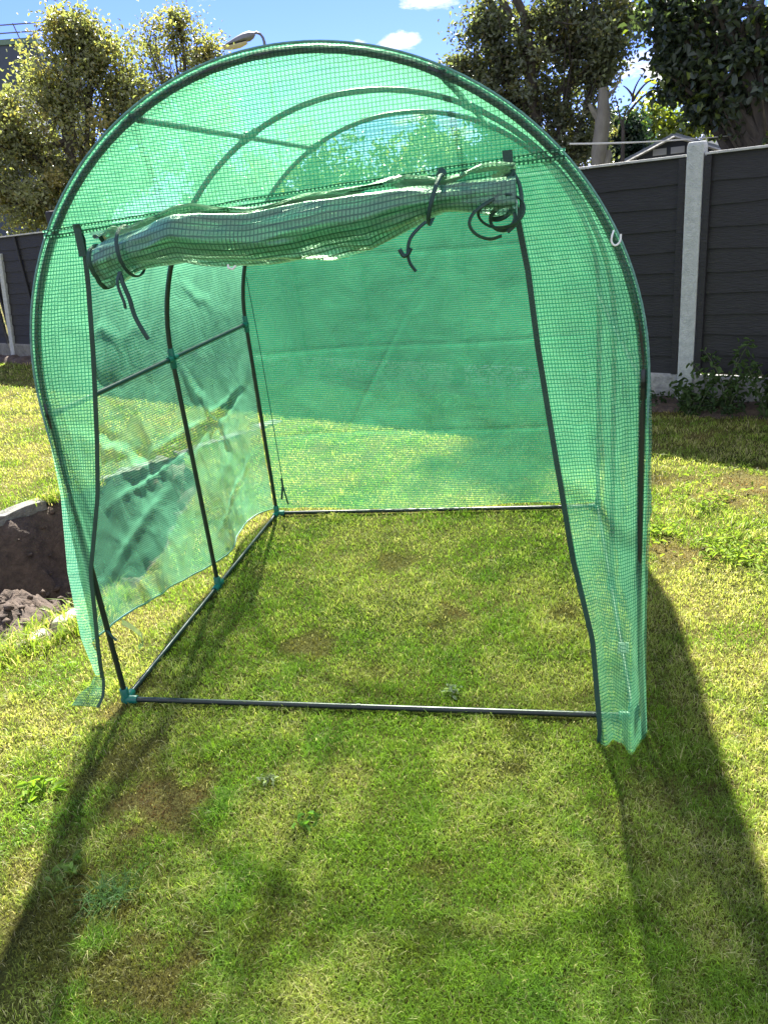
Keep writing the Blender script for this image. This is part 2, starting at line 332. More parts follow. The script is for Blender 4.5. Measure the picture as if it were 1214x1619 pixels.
tag(link('soil_pit', np_mesh('soil_pit', np.c_[X.ravel(), Y.ravel(), Z.ravel()], grid_faces(*X.shape)), M_soil), kind='structure')
rs = np.random.default_rng(5)
V = []; F = []
for i in range(520):
    cx0, cy0 = rs.uniform(-2.4, -1.15), rs.uniform(2.5, 4.5)
    ix_, iy_ = int((cx0-xs[0])/.022), int((cy0-ys[0])/.022)
    if not (0 <= ix_ < len(xs) and 0 <= iy_ < len(ys)) or D[ix_, iy_] < .04: continue
    r_ = rs.uniform(.006, .028)*(1.6 if rs.random() < .08 else 1); z0 = Z[ix_, iy_]+r_*.25; o0 = len(V)
    ph = (1+5**.5)/2; ico = np.array([(-1,ph,0),(1,ph,0),(-1,-ph,0),(1,-ph,0),(0,-1,ph),(0,1,ph),(0,-1,-ph),(0,1,-ph),(ph,0,-1),(ph,0,1),(-ph,0,-1),(-ph,0,1)])/1.9
    ico = ico*rs.uniform(.65, 1.25, (12, 1))*rs.uniform(.7, 1.2, 3)
    V += [(cx0+p[0]*r_, cy0+p[1]*r_, z0+p[2]*r_*.8) for p in ico]
    F += [tuple(o0+q for q in f) for f in [(0,11,5),(0,5,1),(0,1,7),(0,7,10),(0,10,11),(1,5,9),(5,11,4),(11,10,2),(10,7,6),(7,1,8),(3,9,4),(3,4,2),(3,2,6),(3,6,8),(3,8,9),(4,9,5),(2,4,11),(6,2,10),(8,6,7),(9,8,1)]]
tag(link('soil_clods', np_mesh('soil_clods', V, None, F), M_soil, smooth=False), 'loose dark clods of soil scattered in the dug pit', 'soil', kind='stuff')
# soil bed at the fence foot
S, O = np.meshgrid(np.arange(-3.5, 14.5, .03), np.arange(-.1, .52, .03), indexing='ij')
wid = .24+(fbm(S*1.7, S*0, 61)-.5)*.2
X = FP0[0]+FD[0]*S+FN[0]*O; Y = FP0[1]+FD[1]*S+FN[1]*O
Z = .055*np.clip((wid-O)/.07, -1.2, 1)+(fbm(X*9, Y*9, 62, 4)-.5)*.07-.0
tag(link('soil_bed', np_mesh('soil_bed', np.c_[X.ravel(), Y.ravel(), Z.ravel()], grid_faces(*X.shape)), M_soil), kind='structure')

# grass: one mass of blades, denser where the camera stands closer
def blades(x, y, h, w, lean, col, name, kind='stuff', z0=None):
    n = len(x); a = rng.uniform(0, 2*pi, n); b = rng.uniform(0, 2*pi, n)
    tx, ty = np.cos(a), np.sin(a); lx, ly = np.cos(b)*lean*h, np.sin(b)*lean*h
    z0 = np.zeros(n) if z0 is None else z0
    P = np.empty((n, 5, 3), np.float32)
    P[:,0] = np.c_[x-tx*w/2, y-ty*w/2, z0-.002]; P[:,1] = np.c_[x+tx*w/2, y+ty*w/2, z0-.002]
    P[:,2] = np.c_[x+tx*w*.42+lx*.35, y+ty*w*.42+ly*.35, z0+h*.62]; P[:,3] = np.c_[x-tx*w*.42+lx*.35, y-ty*w*.42+ly*.35, z0+h*.62]
    P[:,4] = np.c_[x+lx, y+ly, z0+h*(1-.25*np.minimum(lean, 1.5))]
    base = np.arange(n)*5
    Q = np.c_[base, base+1, base+2, base+3]; T = np.c_[base+3, base+2, base+4]
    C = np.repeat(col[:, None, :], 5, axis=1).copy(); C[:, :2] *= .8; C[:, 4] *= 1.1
    return np_mesh(name, P.reshape(-1, 3), Q, T, colors=C.reshape(-1, 3))
NB = 800000
d = np.exp(rng.uniform(math.log(.80), math.log(13.5), NB)); az = rng.uniform(radians(-36), radians(36), NB); side_ = rng.random(NB) < .17; az[side_] = np.where(rng.random(side_.sum()) < .5, -1, 1)*rng.uniform(radians(36), radians(62), side_.sum())
x = d*np.sin(az); y = d*np.cos(az)
pd = poly_dist(x, y, PITW); sfence = (x-FP0[0])*FN[0]+(y-FP0[1])*FN[1]
wid_ = .21+(fbm(((x-FP0[0])*FD[0]+(y-FP0[1])*FD[1])*1.7, x*0, 61)-.5)*.22
dr, lu, br = lawn_fields(x, y)
ok = (pd < -.005) & (sfence > wid_) & (rng.random(NB) > br*.55)
x, y, d, pd, dr, lu, br = [q[ok] for q in (x, y, d, pd, dr, lu, br)]
n = len(x)
clump = fbm(x*24, y*24, 31, 3)
h = (.007+.012*clump+.006*lu)*rng.uniform(.6, 1.35, n)*(1-.45*br)*(1+.06*d)*np.where(rng.random(n) < .02, 1.7, 1)*(1+.7*np.clip((fbm(x*8, y*8, 333, 3)-.6)*8, 0, 1))
w = (.0009+.00056*d)*rng.uniform(.7, 1.3, n)
lean = rng.uniform(.2, 1.5, n)
col = lawn_color(x, y)*rng.uniform(.62, 1.42, n)[:, None]
straw = rng.random(n) < (.05+.20*dr*(1-br)); col[straw] = np.array([.55,.49,.25])*rng.uniform(.6, 1.2, straw.sum())[:, None]
col *= (.8+.5*clump)[:, None]
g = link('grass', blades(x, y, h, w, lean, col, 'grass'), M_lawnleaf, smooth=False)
tag(g, 'short patchy green and straw coloured lawn grass around the green tunnel', 'grass', kind='stuff')
# long unmown grass hanging over the pit's edges
E1 = []
for (p0, p1, cnt, spread) in [((-1.62,2.42),(-1.18,2.92),2300,.06),((-1.20,2.90),(-1.16,3.0),200,.03),((-2.0,4.37),(-1.78,4.60),700,.04),((-1.40,2.62),(-1.22,2.84),900,.035)]:
    t = rng.random(cnt); E1.append(np.c_[p0[0]+(p1[0]-p0[0])*t+rng.normal(0, spread, cnt), p0[1]+(p1[1]-p0[1])*t+rng.normal(0, spread, cnt)])
E1 = np.concatenate(E1); n = len(E1)
kk = fbm(E1[:,0]*13, E1[:,1]*13, 91, 3) > .42; E1 = E1[kk]; n = len(E1)
h = rng.uniform(.02, .085, n)*(1+.4*(rng.random(n) < .12)); col = np.array([.22,.32,.04])*rng.uniform(.6, 1.5, n)[:, None]; s_ = rng.random(n) < .25; col[s_] = np.array([.5,.45,.2])
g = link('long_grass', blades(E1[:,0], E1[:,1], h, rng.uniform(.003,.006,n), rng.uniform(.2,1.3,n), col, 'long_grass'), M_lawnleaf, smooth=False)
tag(g, 'long bright unmown grass fringing the edge of the dug soil pit', 'grass', kind='stuff')
# ------------------------------------------------------------------ leafy things
def leaf_arrays(C, size, col, up=.3, fold=.25, aspect=.55):
    """one folded pointed leaf of 6 points per centre"""
    n = len(C); nrm = rng.normal(0, 1, (n, 3)); nrm[:,2] += up*2; nrm /= np.linalg.norm(nrm, axis=1)[:, None]
    a = rng.normal(0, 1, (n, 3)); a[:,2] -= .5; a -= nrm*(a*nrm).sum(1)[:, None]; a /= np.linalg.norm(a, axis=1)[:, None]; b = np.cross(nrm, a)
    s = size[:, None]; P = np.empty((n, 6, 3), np.float32)
    P[:,0] = C; P[:,1] = C+a*s*.35+b*s*aspect*.5+nrm*s*fold; P[:,2] = C+a*s*.75+b*s*aspect*.38+nrm*s*fold*.7
    P[:,3] = C+a*s; P[:,4] = C+a*s*.75-b*s*aspect*.38+nrm*s*fold*.7; P[:,5] = C+a*s*.35-b*s*aspect*.5+nrm*s*fold
    k = np.arange(n)*6
    Q = np.r_[np.c_[k, k+1, k+2, k+3], np.c_[k, k+3, k+4, k+5]]
    return P.reshape(-1, 3), Q, np.repeat(col, 6, axis=0)
def bez(p0, p1, sag, n=6):
    p0 = Vector(p0); p1 = Vector(p1); m_ = (p0+p1)/2+Vector(sag)
    return [p0*(1-t)**2+m_*2*t*(1-t)+p1*t*t for t in [i/(n-1) for i in range(n)]]
def tree(base, blobs, label, r0=.12, leaf=.07, per=1000, cols=((.05,.08,.02),(.1,.12,.03)), tips=((.2,.17,.05), .1), clumpr=.16, nclump=16, group=None, trunk_top=None, name='tree', bark=None, cat='tree', gap=0):
    root = empty(name, base); tag(root, label, cat, group)
    tb = MB(); base = Vector(base); bl = [(Vector(b[:3])-base, b[3]) for b in blobs]
    zs = sorted(b[0].z for b in bl); mean = sum((b[0] for b in bl), Vector())/len(bl)
    top = Vector(trunk_top)-base if trunk_top else Vector((mean.x*.6, mean.y*.6, zs[0]+(zs[-1]-zs[0])*.35))
    tr = bez((0,0,-.05), top, (rng.normal(0,.05), rng.normal(0,.05), 0), 9)
    tb.tube(tr, [r0*(1.25 if i == 0 else 1)*(1-.55*i/8) for i in range(9)], 10)
    LC = []; LK = []
    for c, r in bl:
        st = tr[int(rng.integers(3, 9))] if c.z > top.z*.6 else tr[int(rng.integers(2, 6))]
        if st.z > c.z: st = tr[3]
        lb = bez(st, c, (rng.normal(0,.1*r), rng.normal(0,.1*r), -.15*r), 7)
        tb.tube(lb, [max(.008, r0*.42*(1-.75*i/6)) for i in range(7)], 6)
        for k in range(nclump):
            v = rng.normal(0, 1, 3); v /= np.linalg.norm(v); far_ = rng.random() < .22; v *= r*(rng.uniform(1.1, 1.42) if far_ else rng.uniform(.35, 1.0))
            if gap and rng.random() < gap: continue
            e_ = c+Vector(v); s0 = lb[int(rng.integers(3, 7))]
            tw = bez(s0, e_, (0, 0, -.1*r), 4); tb.tube(tw, [.012*r0/.12, .009*r0/.12, .006*r0/.12, .003*r0/.12], 4, cap=False)
            q = int(per/nclump*rng.uniform(.6, 1.4)*(.5 if far_ else 1.1)); cr = clumpr*rng.uniform(.6, 1.3)*(.75 if far_ else 1)
            pts = np.array(e_)+rng.normal(0, cr*.55, (q, 3))*(1, 1, .8); ext = int(q*.3)
            tt = rng.random(ext)[:, None]; pts[:ext] = np.array(s0)*(1-tt)+np.array(e_)*tt+rng.normal(0, cr*.3, (ext, 3))
            LC.append(pts); LK.append(np.full(q, rng.random()))
    C = np.concatenate(LC); K = np.concatenate(LK); n = len(C)
    c0, c1 = np.array(cols[0]), np.array(cols[1]); mix_ = np.clip(K*.7+rng.random(n)*.3, 0, 1)[:, None]
    col = (c0+(c1-c0)*mix_)*rng.uniform(.7, 1.3, n)[:, None]
    tp = (rng.random(n) < tips[1]) | (K > 1-tips[1]); col[tp] = np.array(tips[0])*rng.uniform(.7, 1.3, tp.sum())[:, None]
    P, Q, CC = leaf_arrays(C, leaf*rng.uniform(.6, 1.3, n), col)
    tb.build('trunk', bark or M_bark, root)
    link('crown', np_mesh('crown', P, Q, colors=CC), M_leaf, root, smooth=False)
    return root
OL = ((.17,.19,.10),(.27,.28,.16))
tree((-4.7,14.9,0), [(-4.436,15.373,4.240,0.816),(-4.865,15.242,3.586,0.724),(-5.657,14.966,2.996,0.789),(-3.812,15.539,4.061,0.684),(-4.363,15.394,3.204,1.053),(-5.224,15.123,2.557,0.921),(-3.634,15.582,3.405,0.526),(-5.657,14.967,3.390,0.395),(-4.793,15.265,2.205,0.789),(-3.921,15.512,2.549,0.724),(-6.139,14.776,2.381,0.724),(-6.381,14.673,3.241,0.789),(-5.588,14.565,2.069,0.641),(-4.427,15.375,4.710,0.211),(-4.113,15.462,4.556,0.395)],
     'large olive and yellow leaved tree behind the fence at far left', r0=.17, leaf=.072, per=2700, cols=OL, tips=((.30,.26,.11), .12), clumpr=.3, nclump=20)
tree((-2.9,16.6,0), [(-2.983,16.736,4.655,0.475),(-2.581,16.803,4.339,0.419),(-3.414,16.654,4.599,0.363),(-3.180,16.700,4.065,0.587),(-2.345,16.837,4.478,0.224),(-2.888,16.753,3.454,0.839),(-3.537,16.628,2.844,0.839),(-2.365,16.835,3.024,0.699),(-2.784,16.771,4.918,0.196)],
     'airy tree with visible bare branches left of the street lamp', r0=.13, leaf=.07, per=800, cols=OL, tips=((.30,.26,.11), .12), clumpr=.24, nclump=16)
DK = ((.09,.11,.075),(.17,.19,.12))
tree((1.98,8.5,0), [(1.678,8.638,2.707,0.420),(2.094,8.547,2.760,0.543),(2.410,8.464,2.795,0.420),(1.845,8.604,2.272,0.478),(2.263,8.504,2.249,0.478),(2.157,8.532,3.039,0.478),(2.579,8.414,2.506,0.232),(1.566,8.660,2.220,0.326),(1.191,8.719,2.556,0.123),(1.362,8.694,2.498,0.145),(1.956,8.580,1.858,0.405),(2.348,8.481,1.871,0.289),(2.686,8.380,2.831,0.188),(1.509,8.670,2.970,0.188),(2.438,8.456,3.175,0.362),(1.001,8.743,1.814,0.398),(1.450,8.680,1.766,0.362),(1.3,8.8,4.8,.5),(.98,8.8,5.1,.45),(.7,8.8,5.2,.4)],
     'tall dense grey green tree rising right of the tunnel behind the fence', r0=.11, leaf=.047, per=2200, cols=DK, tips=((.17,.16,.07), .10), clumpr=.13, nclump=24)
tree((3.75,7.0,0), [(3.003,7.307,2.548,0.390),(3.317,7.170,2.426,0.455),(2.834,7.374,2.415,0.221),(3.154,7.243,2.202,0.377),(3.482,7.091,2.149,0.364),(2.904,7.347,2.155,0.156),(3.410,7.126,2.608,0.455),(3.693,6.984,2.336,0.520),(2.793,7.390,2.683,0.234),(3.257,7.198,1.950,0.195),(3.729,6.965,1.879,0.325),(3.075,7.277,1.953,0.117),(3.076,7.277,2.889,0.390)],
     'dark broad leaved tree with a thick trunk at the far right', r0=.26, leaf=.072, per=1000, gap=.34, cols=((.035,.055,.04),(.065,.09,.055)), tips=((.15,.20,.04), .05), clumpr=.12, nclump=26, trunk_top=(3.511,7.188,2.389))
LG = ((.10,.15,.035),(.20,.24,.06))
tree((4.2,11.3,0), [(4.094,11.280,2.219,0.276),(4.378,11.173,2.069,0.276),(3.895,11.350,1.994,0.197),(4.214,11.236,1.923,0.237),(4.576,11.093,1.982,0.178)],
     'small sunlit yellow green tree above the shed roof', r0=.07, leaf=.085, per=420, cols=LG, tips=((.34,.36,.06), .22), clumpr=.16, nclump=12)
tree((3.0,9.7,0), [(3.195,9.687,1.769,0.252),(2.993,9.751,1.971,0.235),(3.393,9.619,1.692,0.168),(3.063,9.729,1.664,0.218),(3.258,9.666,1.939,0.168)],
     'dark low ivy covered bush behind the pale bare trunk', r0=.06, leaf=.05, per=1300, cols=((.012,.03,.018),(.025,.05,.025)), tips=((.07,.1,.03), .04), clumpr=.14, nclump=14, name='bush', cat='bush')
tree((.3,14.2,0), [(-1.619,14.409,2.024,0.715),(-0.749,14.481,2.040,0.715),(0.225,14.498,1.945,0.715),(1.007,14.465,2.116,0.715),(-2.359,14.307,2.045,0.715)],
     'green hedge like tree seen only through the tunnel cover', r0=.12, leaf=.1, per=1300, cols=((.05,.09,.03),(.1,.14,.05)), clumpr=.26, nclump=14)
# pale bare trunk with lopped top, and the bare twigs beside it
t = MB(); pb = Vector((2.344,7.858,1.191)); pb.z = 0
zs_ = np.linspace(-.05, 2.22, 26); q_ = (zs_+.05)/2.27
t.tube([(-.05+.10*q+.015*sin(z*7), .01*cos(z*5), z) for z, q in zip(zs_, q_)], [.105*(1-.45*q)*(1+.12*sin(z*11)+.07*sin(z*23)) if q < .97 else .035 for z, q in zip(zs_, q_)], 12)
t.tube([(.0,0,1.46),(.075,.0,1.56),(.105,0,1.66),(.105,0,1.70)], [.06,.045,.04,.03], 8)
t.tube([(.02,0,1.95),(-.05,0,2.06),(-.07,0,2.10)], [.03,.022,.016], 7); t.tube([(.03,0,2.05),(.10,.02,2.16),(.17,.02,2.20),(.22,.03,2.28)], [.024,.016,.012,.006], 6)
root = empty('dead_tree', pb); tag(root, 'pale lopped bare trunk standing just behind the fence', 'tree'); t.build('trunk', M_palebark, root)
t = MB(); tb0 = Vector((2.456,7.614,1.532)); tb0.z = 0; q0 = Vector((2.504,7.598,1.840))-tb0
t.tube(bez((0,0,-.05), q0, (.02,0,.1), 8), [.03-.002*i for i in range(8)], 6)
for (a_, b_, sg) in [((2.504,7.598,1.840),(2.577,7.574,2.058),(-0.05, 0, 0.05)),((2.577,7.574,2.058),(2.672,7.541,2.281),(-0.06, 0, 0.0)),((2.577,7.574,2.058),(2.747,7.514,2.207),(0.0, 0, 0.08)),((2.504,7.598,1.840),(2.434,7.621,2.127),(0, 0, 0.0)),((2.538,7.587,1.963),(2.774,7.504,2.130),(0, 0, 0.08)),((2.672,7.541,2.281),(2.632,7.555,2.306),(0, 0, 0.02)),((2.587,7.570,2.082),(2.499,7.600,2.193),(0, 0, 0.03))]:
    A = Vector(a_)-tb0; Bq = Vector(b_)-tb0
    t.tube(bez(A, Bq, sg, 7), [.012-.0014*i for i in range(7)], 5)
root = empty('bare_shrub', tb0); tag(root, 'thin bare curling twigs between the two large right hand trees', 'shrub'); t.build('branch', M_bark, root)
# ------------------------------------------------------------------ fence
posts = [-5.1,-3.4,-1.7,0,1.75,3.5,5.3,7.1,8.8,10.6,12.4,14.2]
frz = atan2(FD[1], FD[0])
fence = empty('fence', (0,0,0)); tag(fence, 'dark slate panel fence with pale concrete posts along the back of the garden', 'fence')
def fence_post(s, hgt=1.6, mat=None, lean=0.0, name='fence_post'):
    t = MB(); w_, d_ = .098, .085
    V = []
    for z in (-.05, hgt-.02, hgt):
        k = 1 if z < hgt else .86
        for u, v in ((-1,-1),(1,-1),(1,1),(-1,1)): V.append((u*w_/2*k+lean*z, v*d_/2*k, z))
    F = [(3,2,1,0),(8,9,10,11)]+[(r*4+i, r*4+(i+1) % 4, r*4+4+(i+1) % 4, r*4+4+i) for r in (0,1) for i in range(4)]
    t.add(V, F); o = t.build(name, mat or M_conc, fence, smooth=False, bevel=.006); p = fpt(s); o.location = (p[0], p[1], 0); o.rotation_euler.z = frz
    return o
for s in posts:
    if s == 7.1: tag(fence_post(s, 1.74, M_fence), 'dark post poking above the panels')
    elif s == 8.8: tag(fence_post(s, 1.34, None, -.27), 'short leaning pale post')
    elif s in (1.75,3.5,5.3): fence_post(s, 1.6, M_fence)
    else: fence_post(s)
def fence_panel(s0, s1, k):
    p = fpt(s0)
    x0, x1 = .055, (s1-s0)-.055; zb, zt = (.228 if k == 2 else .208), 1.522
    t = MB(); nb_ = 10; hh = (zt-zb)/nb_; r = np.random.default_rng(100+k)
    for i in range(nb_):      # feather-edged overlapping boards with a wavy lower edge
        z0 = zb+i*hh; n_ = 14; V = []
        ph = r.uniform(0, 6); am = r.uniform(.002, .007)
        for j in range(n_):
            xx = x0+(x1-x0)*j/(n_-1); wv = am*sin(ph+j*.7)+r.normal(0, .0015)
            zz0 = z0-(.016 if i else 0)+wv*(i > 0)
            V += [(xx, -.016, zz0), (xx, -.004, z0+hh), (xx, .004, z0+hh), (xx, -.004, zz0)]
        F = []
        for j in range(n_-1):
            a = j*4
            for q in range(4): F.append((a+q, a+(q+1) % 4, a+4+(q+1) % 4, a+4+q))
        F += [(3,2,1,0), tuple((n_-1)*4+q for q in range(4))]
        t.add([(v[0], -v[1], v[2]) for v in V], F)
    root = t.build('fence_panel', M_fence, fence, smooth=False); root.location = (p[0], p[1], 0); root.rotation_euler.z = frz
    for xx in (x0+.02, (x0+x1)/2+.03, x1-.02):
        f = MB(); f.box((xx, .027, (zb+zt)/2), (.04, .02, zt-zb-.01)); f.build('batten', M_fence, root, smooth=False, bevel=.002)
    c = MB(); c.box(((x0+x1)/2, .012, zt+.008), (x1-x0, .045, .014)); c.build('capping', M_cap, root, smooth=False, bevel=.002)
def gravel_board(s0, s1, k):
    p = fpt(s0); L_ = s1-s0; nx, nz = 60, 9
    xs = np.linspace(.05, L_-.05, nx); zs = np.linspace(-.03, .212, nz); X, Z = np.meshgrid(xs, zs, indexing='ij')
    V1 = np.c_[X.ravel(), .03+(fbm(X*20+k*9, Z*20, 88, 4).ravel()-.5)*.016, Z.ravel()]
    V2 = np.c_[X.ravel(), np.full(X.size, -.015), Z.ravel()]; nn = nx*nz
    F = np.r_[grid_faces(nx, nz, 0, True), grid_faces(nx, nz, nn)]
    side = []
    for i in range(nx-1): a = i*nz+nz-1; side.append((a, a+nn, a+nz+nn, a+nz))
    for j in range(nz-1): side.append((j, j+1, j+1+nn, j+nn)); b = (nx-1)*nz+j; side.append((b, b+nn, b+1+nn, b+1))
    o = link('gravel_board', np_mesh('gravel_board', np.r_[V1, V2], np.r_[F, np.array(side)]), M_kerb if k > 3 else M_gravel, smooth=False)
    o.location = (p[0], p[1], 0); o.rotation_euler.z = frz
    o.parent = fence
for k in range(len(posts)-1):   # k 3 is the bay left of the pale post
    fence_panel(posts[k], posts[k+1], k)
    gravel_board(posts[k], posts[k+1], k)
# ------------------------------------------------------------------ buildings beyond
def wall_box(m_, x0, x1, y0, y1, z0, z1): m_.box(((x0+x1)/2, (y0+y1)/2, (z0+z1)/2), (x1-x0, y1-y0, z1-z0))
bp = (-9.351,28.505,7.341); root = empty('flat_roof_building', (bp[0], bp[1], 0), radians(8)); tag(root, 'dark blue flat roofed building behind the tree at top left', 'building')
H_ = bp[2]
t = MB(); wall_box(t, -9, 0, 0, 8, 0, H_-.12); t.build('wall', M_dark_cladding, root, smooth=False)
t = MB(); wall_box(t, -9.06, .06, -.06, 8.06, H_-.12, H_+.03); t.build('roof', solid('green_grey_fascia', (.12,.2,.17), rough=.6, bump=0), root, smooth=False)
t = MB(); wall_box(t, -1.05, -.2, -.05, 0.0, H_-3.4, H_-1.35); t.build('pale_panel', M_pale_wall, root, smooth=False)
t = MB()
for z in (H_+.2, H_+.42): t.tube([(-9, 0, z), (.55, 0, z)], .022, 6)
for xx in (-8,-6.5,-5,-3.4,-1.9,-.45): t.tube([(xx, 0, H_+.03), (xx-.1, 0, H_+.45)], .022, 6)
t.tube([(.55,0,H_+.42),(-.2,0,H_+.03)], .02, 6)
t.build('railing', M_steel, root)
# street lamp
lp = Vector((-1.681,21.936,5.389)); root = empty('street_lamp', (lp.x, lp.y, 0)); tag(root, 'grey street lamp head peeping over the top of the tunnel', 'street lamp')
hh = lp.z
t = MB(); t.tube([(0,0,0),(0,0,hh*.3),(0,0,hh-.15),(0,0,hh),(-.02,0,hh+.10),(-.07,0,hh+.18),(-.16,0,hh+.22),(-.24,0,hh+.21)], [.07,.05,.04,.036,.032,.032,.03,.03], 10); t.build('pole', M_steel, root)
def lathe_blob(m_, prof, yscale, n=12):
    """prof: x, z centre, half height up, half height down, half width"""
    V = []; 
    for (x_, zc, hu, hd, hw) in prof:
        for k in range(n):
            a = 2*pi*k/n; V.append((x_, cos(a)*hw*yscale, zc+(sin(a)*(hu if sin(a) > 0 else hd))))
    F = [(i*n+k, i*n+(k+1) % n, (i+1)*n+(k+1) % n, (i+1)*n+k) for i in range(len(prof)-1) for k in range(n)]+[tuple(range(n-1,-1,-1)), tuple(range((len(prof)-1)*n, len(prof)*n))]
    m_.add(V, F)
t = MB(); lathe_blob(t, [(-.20,hh+.19,.03,.03,.04),(-.25,hh+.17,.08,.07,.09),(-.35,hh+.13,.14,.08,.14),(-.50,hh+.10,.145,.05,.16),(-.68,hh+.06,.12,.02,.16),(-.85,hh+.03,.07,.015,.13),(-1.02,hh+.0,.03,.01,.08)], 1); t.build('lamp_housing', M_steel, root)
t = MB(); lathe_blob(t, [(-.42,hh+.05,.01,.05,.12),(-.60,hh+.02,.01,.09,.14),(-.80,hh-.0,.01,.09,.13),(-1.0,hh-.01,.01,.06,.09),(-1.07,hh-.005,.01,.02,.03)], 1); t.build('lamp_lens', M_lens, root)
# shed
pk = Vector((3.278,8.382,1.756)); root = empty('shed', (pk.x, pk.y, 0), radians(-21)); tag(root, 'dark shed gable with white vents showing above the fence', 'shed')
hw = .95; ez = pk.z-.38
t = MB(); D_ = 1.5
t.add([(-hw,0,0),(hw,0,0),(hw,0,ez),(0,0,pk.z),(-hw,0,ez),(-hw,D_,0),(hw,D_,0),(hw,D_,ez),(0,D_,pk.z),(-hw,D_,ez)], [(0,1,2,3,4),(9,8,7,6,5),(0,4,9,5),(1,6,7,2),(0,5,6,1)])
t.build('wall', solid('dark_shed_wall', (.05,.06,.085), rough=.6, stretch=(1,1,6), bump=.3), root, smooth=False)
t = MB()
for sgn in (-1, 1):
    a = (0, -.12, pk.z+.02); b = (sgn*(hw+.12), -.12, ez-.03); 
    V = [a, b, (b[0], D_+.1, b[2]), (0, D_+.1, a[2])]; V2 = [(v[0], v[1], v[2]+.03) for v in V]
    F = [(0,1,2,3),(7,6,5,4),(0,4,5,1),(1,5,6,2),(2,6,7,3)]
    t.add(V+V2, F if sgn < 0 else [f[::-1] for f in F])
t.build('roof', M_roof, root, smooth=False)
t = MB()
for sgn in (-1, 1): t.tube([(0,-.14,pk.z+.01),(sgn*(hw+.12),-.14,ez-.04)], .013, 4)
t.build('bargeboard', M_cap, root, smooth=False)
for xx in (-.135, .035):
    t = MB(); 
    for q in range(3): t.box((xx, -.015, pk.z-.128+q*.018), (.115, .02, .012))
    t.box((xx, -.006, pk.z-.110), (.13, .012, .062)); t.build('vent', M_pale_wall, root, smooth=False)
# pale house wall
hp = Vector((10.463,23.802,2.304)); root = empty('house', (hp.x, hp.y, 0), radians(-20)); tag(root, 'pale house gable just left of the thick trunk at right', 'house')
t = MB(); z1 = hp.z+.15
t.add([(-.4,0,0),(4,0,0),(4,0,z1),(.55,0,z1+.75),(-.4,0,z1-.4),(-.4,6,0),(4,6,0),(4,6,z1),(.55,6,z1+.75),(-.4,6,z1-.4)], [(0,1,2,3,4),(9,8,7,6,5),(0,4,9,5),(1,6,7,2),(4,3,8,9),(3,2,7,8)])
t.build('wall', M_pale_wall, root, smooth=False)
t = MB()
t.tube([(-.55,-.1,z1-.5),(.55,-.1,z1+.83)], .06, 4); t.tube([(.55,-.1,z1+.83),(4.2,-.1,z1+.06)], .06, 4); t.build('roof', M_roof, root, smooth=False)
# washing line
a = Vector((1.951,7.345,1.763)); b = Vector((3.687,7.100,1.684)); t = MB(); P_ = bez(a, b, (0,0,-.05), 16)
t.tube(P_, [.009]*5+[.007]*4+[.005]*7, 6); tag(t.build('washing_line', M_rope), 'white washing line stretched from the bare trunk above the fence', 'washing line')
# ------------------------------------------------------------------ weeds and plants
def rosette(x, y, label, r, n, h, col, up=.9, aspect=.42):
    """a low weed: torn leaves of mixed size spreading from one crown through the turf"""
    a = rng.uniform(0, 2*pi, n); q = r*rng.uniform(.1, 1, n)
    C = np.c_[np.cos(a)*q, np.sin(a)*q, rng.uniform(.008, h, n)]
    P, Q, CC = leaf_arrays(C, r*rng.uniform(.35, .85, n), np.array(col)*rng.uniform(.6, 1.5, n)[:, None], up=up, aspect=aspect)
    o = link('weed', np_mesh('weed', P, Q, colors=CC), M_weed, smooth=False); o.location = (x, y, 0)
    return tag(o, label, 'weed', 'weeds in the lawn')
rosette(-1.06,1.76,'bright green leafy weed on the sunlit lawn at the left edge', .055, 54, 0.022, (.17,.27,.04))
rosette(-.87,1.46,'pale green weed rosette in the shade low at left', .042, 36, 0.022, (.15,.23,.06))
rosette(-.28,1.53,'upright broad weed leaves in the foreground left of centre', .034, 18, 0.025, (.14,.26,.05))
rosette(-.40,1.71,'silvery curled dead weed in front of the ground bar', .028, 27, 0.022, (.24,.27,.18))
rosette(.15,2.03,'silvery weed beside the front ground bar inside the tunnel', .028, 27, 0.022, (.22,.26,.18))
rosette(.02,3.48,'small yellow green weed by the rear ground bar', .03, 18, 0.022, (.2,.26,.03))
t = rng.random(260); E2 = np.c_[-.74+rng.normal(0,.03,260), 1.37+rng.normal(0,.02,260)]
g = link('grass_tuft', blades(E2[:,0], E2[:,1], rng.uniform(.02,.05,260), rng.uniform(.002,.0035,260), rng.uniform(.6,1.8,260), np.array([.09,.17,.05])*rng.uniform(.7,1.3,260)[:,None], 'grass_tuft'), M_lawnleaf, smooth=False)
tag(g, 'coarse long bladed grass tuft in the lower left foreground', 'grass tuft')
